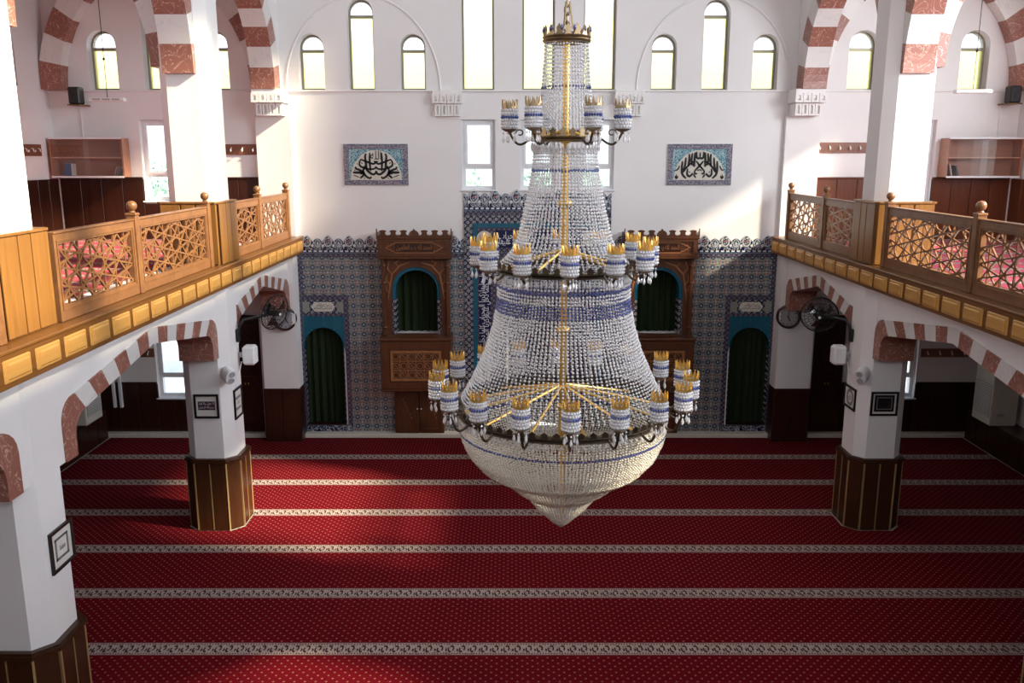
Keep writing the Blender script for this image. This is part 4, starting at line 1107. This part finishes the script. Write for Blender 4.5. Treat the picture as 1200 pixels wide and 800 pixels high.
wall_speaker(1, cr, 'white box loudspeaker on the hall side of the right far column')
def fan(s, cx, centre, normal, label):
    x = cx - s * .325; c = Vector(centre); n = Vector(normal).normalized(); y0 = 11.78
    t = thing('wall_fan', (x, y0, 2.66), label, 'fan', 'black wall fans on the columns')
    m = MB(); m.box(min(x, x - s * .05), max(x, x - s * .05), y0 - .04, y0 + .04, 2.58, 2.76, .01); m.build('bracket', 'black', t)
    back = c - n * .10
    m = MB(); m.tube([(x - s * .03, y0, 2.66), (x - s * .05, y0 + .01, 2.80), (x - s * .10, y0 + .04, 2.88), (x - s * .22, y0 + .1, 2.90), tuple(back + Vector((0, 0, -.06)))], .024, 8); m.build('arm', 'black', t)
    B = lambda mb: oriented(mb, c, n)
    m = MB(); m.lathe([(.0001, .20), (.05, .19), (.075, .15), (.08, .06), (.055, .03), (.0001, .03)], 16, (0, 0, 0), 'y'); B(m).build('motor', 'black', t, True)
    m = MB(); r = .255
    for rr, yy in ((r, 0), (r * .97, -.05), (r * .97, .05), (r * .35, -.085), (r * .6, -.078), (r * .8, -.068), (r * .5, .085)):
        m.tube([(rr * math.cos(a * PI / 16), yy, rr * math.sin(a * PI / 16)) for a in range(32)], .009 if rr == r else .003, 5, True)
    for k in range(24):
        a = 2 * PI * k / 24; ca, sa = math.cos(a), math.sin(a)
        for e in (-1, 1): m.tube([(ca * .05, e * .09, sa * .05), (ca * r * .6, e * .08, sa * r * .6), (ca * r * .9, e * .055, sa * r * .9), (ca * r, 0, sa * r)], .0024, 4)
    B(m).build('cage', 'black', t)
    for k in range(3):
        a0 = 2 * PI * k / 3 + .4; m = MB(); P = []
        for q in range(7):
            rr = .05 + .17 * q / 6; P.append((rr, a0 - .28 * (q / 6) ** .5 - .1, a0 + .42 * (q / 6) ** .6 + .12))
        vs = [(rr * math.cos(a), -.015 + .03 * (i == 0), rr * math.sin(a)) for rr, a1, a2 in P for i, a in enumerate((a1, a2))]
        vs += [(v[0], v[1] + .004, v[2]) for v in vs]; nn = 14
        fs = [(2 * q, 2 * q + 1, 2 * q + 3, 2 * q + 2) for q in range(6)] + [(nn + 2 * q, nn + 2 * q + 2, nn + 2 * q + 3, nn + 2 * q + 1) for q in range(6)]
        fs += [(2 * q, 2 * q + 2, nn + 2 * q + 2, nn + 2 * q) for q in range(6)] + [(2 * q + 1, nn + 2 * q + 1, nn + 2 * q + 3, 2 * q + 3) for q in range(6)] + [(0, nn, nn + 1, 1), (12, 13, nn + 13, nn + 12)]
        m.add(vs, fs); B(m).build('blade', 'mesh_cage', t)
    m = MB(); m.lathe([(.0001, -.10), (.03, -.098), (.04, -.085), (.04, .02), (.0001, .02)], 14, (0, 0, 0), 'y'); b_ = B(m).build('hub', 'black', t, True)
    m = MB(); m.lathe([(.0001, -.108), (.018, -.106), (.02, -.098), (.0001, -.098)], 12, (0, 0, 0), 'y'); B(m).build('badge', 'white_plastic', b_)
fan(-1, cl, (-3.36, 12.15, 2.93), (.80, -.45, -.22), 'black wall fan turned sideways, on the left far column')
fan(1, cr, (4.34, 12.1, 2.90), (-.25, -.93, -.25), 'black wall fan facing the hall, on the right far column')
def socket(s, cx, z, label):
    x = cx + s * .325; t = thing('wall_socket', (x, 11.6, z), label, 'socket', 'white sockets on the column sides'); xa, xb = sorted((x, x + s * .03))
    m = MB(); m.box(xa, xb, 11.56, 11.64, z - .05, z + .05, .006); m.build('box', 'white_plastic', t)
    xa, xb = sorted((x + s * .029, x + s * .036)); m = MB(); m.box(xa, xb, 11.575, 11.625, z - .03, z + .03, .003); m.build('cover', 'white_plastic', t)
socket(-1, cl, 1.84, 'upper white socket on the aisle side of the left far column'); socket(-1, cl, 1.68, 'lower white socket on the aisle side of the left far column')
socket(1, cr, 1.42, 'upper white socket on the aisle side of the right far column'); socket(1, cr, 1.27, 'lower white socket on the aisle side of the right far column')
def aircon(s, label):
    xf = sx(s, 7.75); t = thing('air_conditioner', (sx(s, 7.98), 14.62, .551), label, 'air conditioner', 'cream upright air conditioners in the aisles')
    a, b2 = sorted((xf, sx(s, 8.2))); m = MB(); m.box(a, b2, 14.32, 14.92, .551, 1.80, .015); m.build('body', 'cream', t)
    a, b2 = sorted((xf, xf - s * .006)); m = MB(); m.box(a, b2, 14.37, 14.87, .69, 1.27); g = m.build('grille', 'grey_plastic', t)
    for k in range(15):
        m = MB(); a, b2 = sorted((xf - s * .005, xf - s * .014)); z = .70 + .038 * k; m.box(a, b2, 14.375, 14.865, z, z + .014, .002); m.build('slat', 'cream', g)
    m = MB(); a, b2 = sorted((xf, xf - s * .006)); m.box(a, b2, 14.325, 14.915, 1.31, 1.318); m.build('seam', 'grey_plastic', t)
    m = MB(); m.box(sx(s, 7.92) - .06, sx(s, 7.92) + .06, 14.312, 14.325, .72, .77, .003); m.build('grip', 'grey_plastic', t)
aircon(-1, 'cream upright air conditioner on the bench in the left aisle'); aircon(1, 'cream upright air conditioner on the bench in the right aisle')

# ================================================================== CHANDELIER
YC = 7.5
ch = thing('crystal_chandelier', (X0, YC, 1.758), 'huge tiered crystal chandelier with gold lamp cups hanging on a chain over the carpet', 'chandelier')
def bead_mesh(name, P, rx, rz, mat, n=6):
    """many faceted beads in one mesh"""
    tv = [(0, 0, -rz)] + [(rx * math.cos(2 * PI * i / n), rx * math.sin(2 * PI * i / n), 0) for i in range(n)] + [(0, 0, rz)]
    tf = [(0, 1 + (i + 1) % n, 1 + i) for i in range(n)] + [(n + 1, 1 + i, 1 + (i + 1) % n) for i in range(n)]
    tv, tf = np.array(tv), np.array(tf); P = np.asarray(P, float) - np.array(ORG[ch.name])
    vs = (P[:, None, :] + tv[None]).reshape(-1, 3); fs = (tf[None] + (np.arange(len(P)) * len(tv))[:, None, None]).reshape(-1, 3)
    me = bpy.data.meshes.new(name); me.vertices.add(len(vs)); me.vertices.foreach_set('co', vs.ravel())
    me.loops.add(fs.size); me.loops.foreach_set('vertex_index', fs.ravel().astype(np.int32)); me.polygons.add(len(fs))
    me.polygons.foreach_set('loop_start', np.arange(0, fs.size, 3, dtype=np.int32)); me.update(calc_edges=True); me.validate()
    me.materials.append(M[mat]); o = bpy.data.objects.new(name, me); COL.objects.link(o); o.parent = ch; return o
def resample(prof, step):
    L = [0]
    for a, b2 in zip(prof[:-1], prof[1:]): L.append(L[-1] + math.hypot(b2[0] - a[0], b2[1] - a[1]))
    n = int(L[-1] / step); out = []
    for k in range(n + 1):
        d = L[-1] * k / n; i = max(j for j in range(len(L)) if L[j] <= d + 1e-9); i = min(i, len(prof) - 2)
        t = (d - L[i]) / (L[i + 1] - L[i]); out.append((prof[i][0] + (prof[i + 1][0] - prof[i][0]) * t, prof[i][1] + (prof[i + 1][1] - prof[i][1]) * t))
    return out
rnd = random.Random(3)
def skirt(name, prof, strands, step, rx, rz, mat, blue=()):
    white, blu = [], []
    for r, z in resample(prof, step):
        for k in range(strands):
            a = 2 * PI * (k + rnd.uniform(-.10, .10)) / strands; rr = r + rnd.uniform(-.003, .003)
            p = (X0 + rr * math.cos(a), YC + rr * math.sin(a), z + rnd.uniform(-.003, .003))
            (blu if any(z0 <= z <= z1 for z0, z1 in blue) else white).append(p)
    tag(bead_mesh(name, white, rx, rz, mat), kind='stuff')
    if blu: tag(bead_mesh('blue_band', blu, rx, rz, 'crystal_blue'), 'cobalt blue bead band', kind='stuff')
skirt('bead_curtain', [(.175, 6.01), (.20, 5.66), (.221, 5.32)], 46, .030, .0105, .0135, 'crystal', [(5.645, 5.675)])
skirt('bead_curtain', [(.259, 5.15), (.278, 4.974), (.335, 4.681), (.403, 4.398), (.456, 4.288), (.55, 4.195)], 66, .029, .0115, .0145, 'crystal', [(4.955, 4.99)])
skirt('bead_curtain', [(.562, 4.117), (.571, 4.028), (.572, 3.878), (.614, 3.651), (.693, 3.405), (.812, 3.148), (.90, 3.0)], 116, .0285, .0120, .0140, 'crystal', [(3.99, 4.015), (3.80, 3.89)])
skirt('bead_basin', [(.92, 2.84), (.918, 2.74), (.90, 2.64), (.84, 2.50), (.73, 2.37), (.61, 2.297)], 190, .0225, .0135, .0135, 'crystal_basin', [(2.69, 2.715)])
skirt('bead_basin', [(.575, 2.315), (.555, 2.28), (.50, 2.22), (.42, 2.15), (.305, 2.075)], 116, .0215, .0135, .0135, 'crystal_basin')
skirt('bead_basin', [(.315, 2.10), (.295, 2.05), (.225, 1.96), (.14, 1.875), (.06, 1.80), (.012, 1.765)], 62, .021, .0125, .0130, 'crystal_basin')
# drop fringes
def fringe(r, z, n, h):
    P = []; 
    for k in range(n):
        a = 2 * PI * k / n; P.append((X0 + r * math.cos(a), YC + r * math.sin(a), z - h))
    tag(bead_mesh('drop_fringe', P, .010, h, 'crystal'), kind='stuff')
fringe(.285, 5.21, 44, .040); fringe(.268, 5.17, 44, .035); fringe(.585, 4.12, 84, .045); fringe(.93, 2.86, 96, .035)
# metal work
def ring(r, z, h, mat, name, w=.02):
    m = MB(); m.lathe([(r - w, z - h), (r + w * .4, z - h), (r + w, z - h * .4), (r + w * .5, z), (r + w, z + h * .5), (r + w * .3, z + h), (r - w, z + h)], 64, (X0, YC, 0), 'z', True); return m.build(name, mat, ch, True)
def leaf_ring(r, z, n, h, mat, parent):
    m = MB()
    for k in range(n):
        a = 2 * PI * k / n; w = PI * r / n * .8; ca, sa = math.cos(a), math.sin(a); i0 = len(m.v)
        m.prism([(-w, 0), (w, 0), (w * .55, h * .35), (w * .8, h * .6), (0, h), (-w * .8, h * .6), (-w * .55, h * .35)], 'xz', -.004, .004)
        m.xform(Matrix.Translation((X0 + r * ca, YC + r * sa, z)) @ Matrix.Rotation(a + PI / 2, 4, 'Z'), i0)
    return m.build('leaf_crown', mat, parent)
r0 = ring(.182, 6.03, .028, 'brass', 'top_ring'); leaf_ring(.190, 6.05, 16, .085, 'brass', r0)
P = [(X0 + .196 * math.cos(2 * PI * (k + .5) / 12), YC + .196 * math.sin(2 * PI * (k + .5) / 12), 6.10) for k in range(12)]
tag(bead_mesh('blue_band', P, .016, .028, 'crystal_blue'), 'cobalt blue stones on the top ring', kind='stuff')
r1 = ring(.275, 5.235, .022, 'brass', 'upper_ring', .03); leaf_ring(.285, 5.25, 22, .075, 'brass', r1)
r2 = ring(.565, 4.145, .024, 'bronze', 'middle_ring', .03); leaf_ring(.58, 4.16, 40, .06, 'bronze', r2)
r3 = ring(.915, 2.885, .028, 'bronze', 'lower_ring', .032); leaf_ring(.935, 2.90, 60, .055, 'bronze', r3)
m = MB(); m.lathe([(.03, 1.84), (.036, 2.4), (.028, 3.4), (.034, 4.2), (.026, 5.2), (.03, 6.06)], 14, (X0, YC, 0)); 
for z in (2.9, 3.6, 4.15, 4.7, 5.24): m.lathe([(.032, z - .04), (.055, z - .02), (.06, z), (.055, z + .02), (.032, z + .04)], 14, (X0, YC, 0))
m.build('gold_pipe', 'gold', ch, True)
for r, zc, zr, n in ((.90, 3.10, 2.885, 12), (.55, 4.30, 4.145, 8), (.26, 5.30, 5.235, 6)):
    for k in range(n):
        a = 2 * PI * (k + .3) / n; m = MB(); m.tube([(X0 + .04 * math.cos(a), YC + .04 * math.sin(a), zc), (X0 + r * math.cos(a), YC + r * math.sin(a), zr)], .012, 6); m.build('gold_spoke', 'gold', ch, True)
m = MB()
zz = 6.06; k = 0
for q in range(3):
    a = 2 * PI * q / 3; m.tube([(X0 + .17 * math.cos(a), YC + .17 * math.sin(a), 6.04), (X0 + .05 * math.cos(a), YC + .05 * math.sin(a), 6.12), (X0 + .02 * math.cos(a), YC + .02 * math.sin(a), 6.32)], .008, 5)
while zz < 9.0:
    pth = []
    for i in range(10):
        a = 2 * PI * i / 10; h, w = math.cos(a) * .045, math.sin(a) * .022
        pth.append((X0 + (w if k % 2 else 0), YC + (0 if k % 2 else w), zz + h))
    m.tube(pth, .0075, 5, True); zz += .066; k += 1
m.tube([(X0, YC, 8.95), (X0, YC, 13.1)], .02, 6)
m.build('chain', 'brass', ch)

# lamp cups: one set of meshes about the cup's own base, +x pointing outwards
def cup_set(reach, drop, crown_m='gold'):
    def beads(rows, r, n, rx, rz):
        P = [(r * math.cos(2 * PI * (k + .5 * (j % 2)) / n), r * math.sin(2 * PI * (k + .5 * (j % 2)) / n), z) for j, z in enumerate(rows) for k in range(n)]
        tv = [(0, 0, -rz)] + [(rx * math.cos(PI * i / 2), rx * math.sin(PI * i / 2), 0) for i in range(4)] + [(0, 0, rz)]
        mb = MB()
        for p in P: mb.add([(p[0] + v[0], p[1] + v[1], p[2] + v[2]) for v in tv], [(0, 1 + (i + 1) % 4, 1 + i) for i in range(4)] + [(5, 1 + i, 1 + (i + 1) % 4) for i in range(4)])
        return mb
    cup = beads((.018, .045, .072, .126, .153), .066, 18, .013, .016)
    cup.lathe([(.054, .0), (.054, .175), (.050, .175), (.050, .0)], 16, (0, 0, 0), 'z', True)
    blue = beads((.099,), .066, 20, .013, .017)
    crown = MB()
    crown.lathe([(.052, .165), (.066, .168), (.066, .188), (.052, .188)], 16, (0, 0, 0), 'z', True)
    for k in range(12):
        a = 2 * PI * k / 12; i0 = len(crown.v); crown.prism([(-.013, 0), (.013, 0), (.009, .02), (0, .058), (-.009, .02)], 'xz', -.003, .003)
        crown.xform(Matrix.Translation((.064 * math.cos(a), .064 * math.sin(a), .186)) @ Matrix.Rotation(a + PI / 2, 4, 'Z'), i0)
    hold = MB(); hold.lathe([(.0001, -.045), (.014, -.04), (.018, -.025), (.05, -.012), (.072, .002), (.0001, .004)], 16)
    arm = MB(); d0_ = min(drop, -.04)
    arm.tube([(-reach, 0, drop)] + [(-reach + reach * t / 10, 0, drop + (d0_ - .045 - drop) * math.sin(PI / 2 * min(1, t / 5)) + (max(0, t - 5) / 5) ** 2 * (.0 - d0_ + .02)) for t in range(1, 11)], .011, 6)
    arm.tube([(-reach * .5 + .035 * math.cos(a * .6) * (1 - a * .05), 0, -.03 + .03 * math.sin(a * .6) * (1 - a * .05)) for a in range(10)], .006, 5)
    dr = MB()
    for k in range(5):
        a = 2 * PI * k / 5; x, y = .052 * math.cos(a), .052 * math.sin(a)
        dr.lathe([(.0005, -.115), (.011, -.098), (.013, -.085), (.006, -.062), (.0005, -.05)], 6, (x, y, 0)); dr.lathe([(.0005, -.045), (.009, -.034), (.0005, -.02)], 6, (x, y, 0))
    return [shared('lamp_cup', cup, 'crystal'), shared('blue_band', blue, 'crystal_blue'), shared('gold_crown', crown, crown_m), shared('holder', hold, 'brass', True), shared('arm', arm, 'bronze', True), shared('drops', dr, 'crystal')]
for n, rad, z, rr, rz, rot in ((18, 1.118, 3.035, .935, 2.885, -90), (12, .742, 4.175, .585, 4.145, -90), (6, .472, 5.315, .30, 5.235, -66.4)):
    st = cup_set(rad - rr, rz - z, 'brass' if n == 6 else 'gold')
    for k in range(n):
        a = 2 * PI * k / n + R(rot); p = (X0 + rad * math.cos(a), YC + rad * math.sin(a), z)
        c = place('lamp_cup', st[0], ch, p, a)
        for nm, me in zip(('blue_band', 'gold_crown', 'holder', 'arm', 'drops'), st[1:]):
            q = bpy.data.objects.new(nm, me); COL.objects.link(q); q.parent = c
            if nm == 'drops': q['kind'] = 'stuff'

# ================================================================== OUTDOORS
m = MB(); m.box(-60, 60, 16.2, 90, -1.2, -1.0); tag(m.build('ground', 'grass'), kind='structure')
def tree(x, y, h, r, label):
    t = thing('garden_tree', (x, y, -1), label, 'tree', 'trees outside the end wall'); g = random.Random(int(x * 10))
    m = MB(); m.lathe([(.22, -1.), (.16, h * .4), (.08, h * .75)], 8, (x, y, 0)); m.build('trunk', 'bark', t)
    vs, fs = [], []
    for k in range(4500):
        while True:
            p = Vector((g.uniform(-1, 1), g.uniform(-1, 1), g.uniform(-1, 1)))
            if .35 < p.length < 1: break
        c = Vector((x, y, h - r)) + Vector((p.x * r, p.y * r, p.z * r)); u = Vector((g.uniform(-1, 1), g.uniform(-1, 1), g.uniform(-1, 1))).normalized(); v = u.orthogonal().normalized(); q = .085
        b0 = len(vs); vs += [c - u * q, c + v * q * .5, c + u * q, c - v * q * .5]; fs.append((b0, b0 + 1, b0 + 2, b0 + 3))
    m = MB(); m.add(vs, fs); tag(m.build('foliage', 'leaf', t), kind='stuff')
tree(-2.2, 23, 5.2, 2.0, 'green tree seen through the clear window left of the chandelier'); tree(1.6, 25, 5.0, 2.0, 'green tree seen through the clear windows behind the chandelier')
tree(-9.6, 22, 5.3, 2.2, 'green tree seen through the left gallery window'); tree(10.6, 22, 5.0, 2.2, 'green tree seen through the right gallery window')
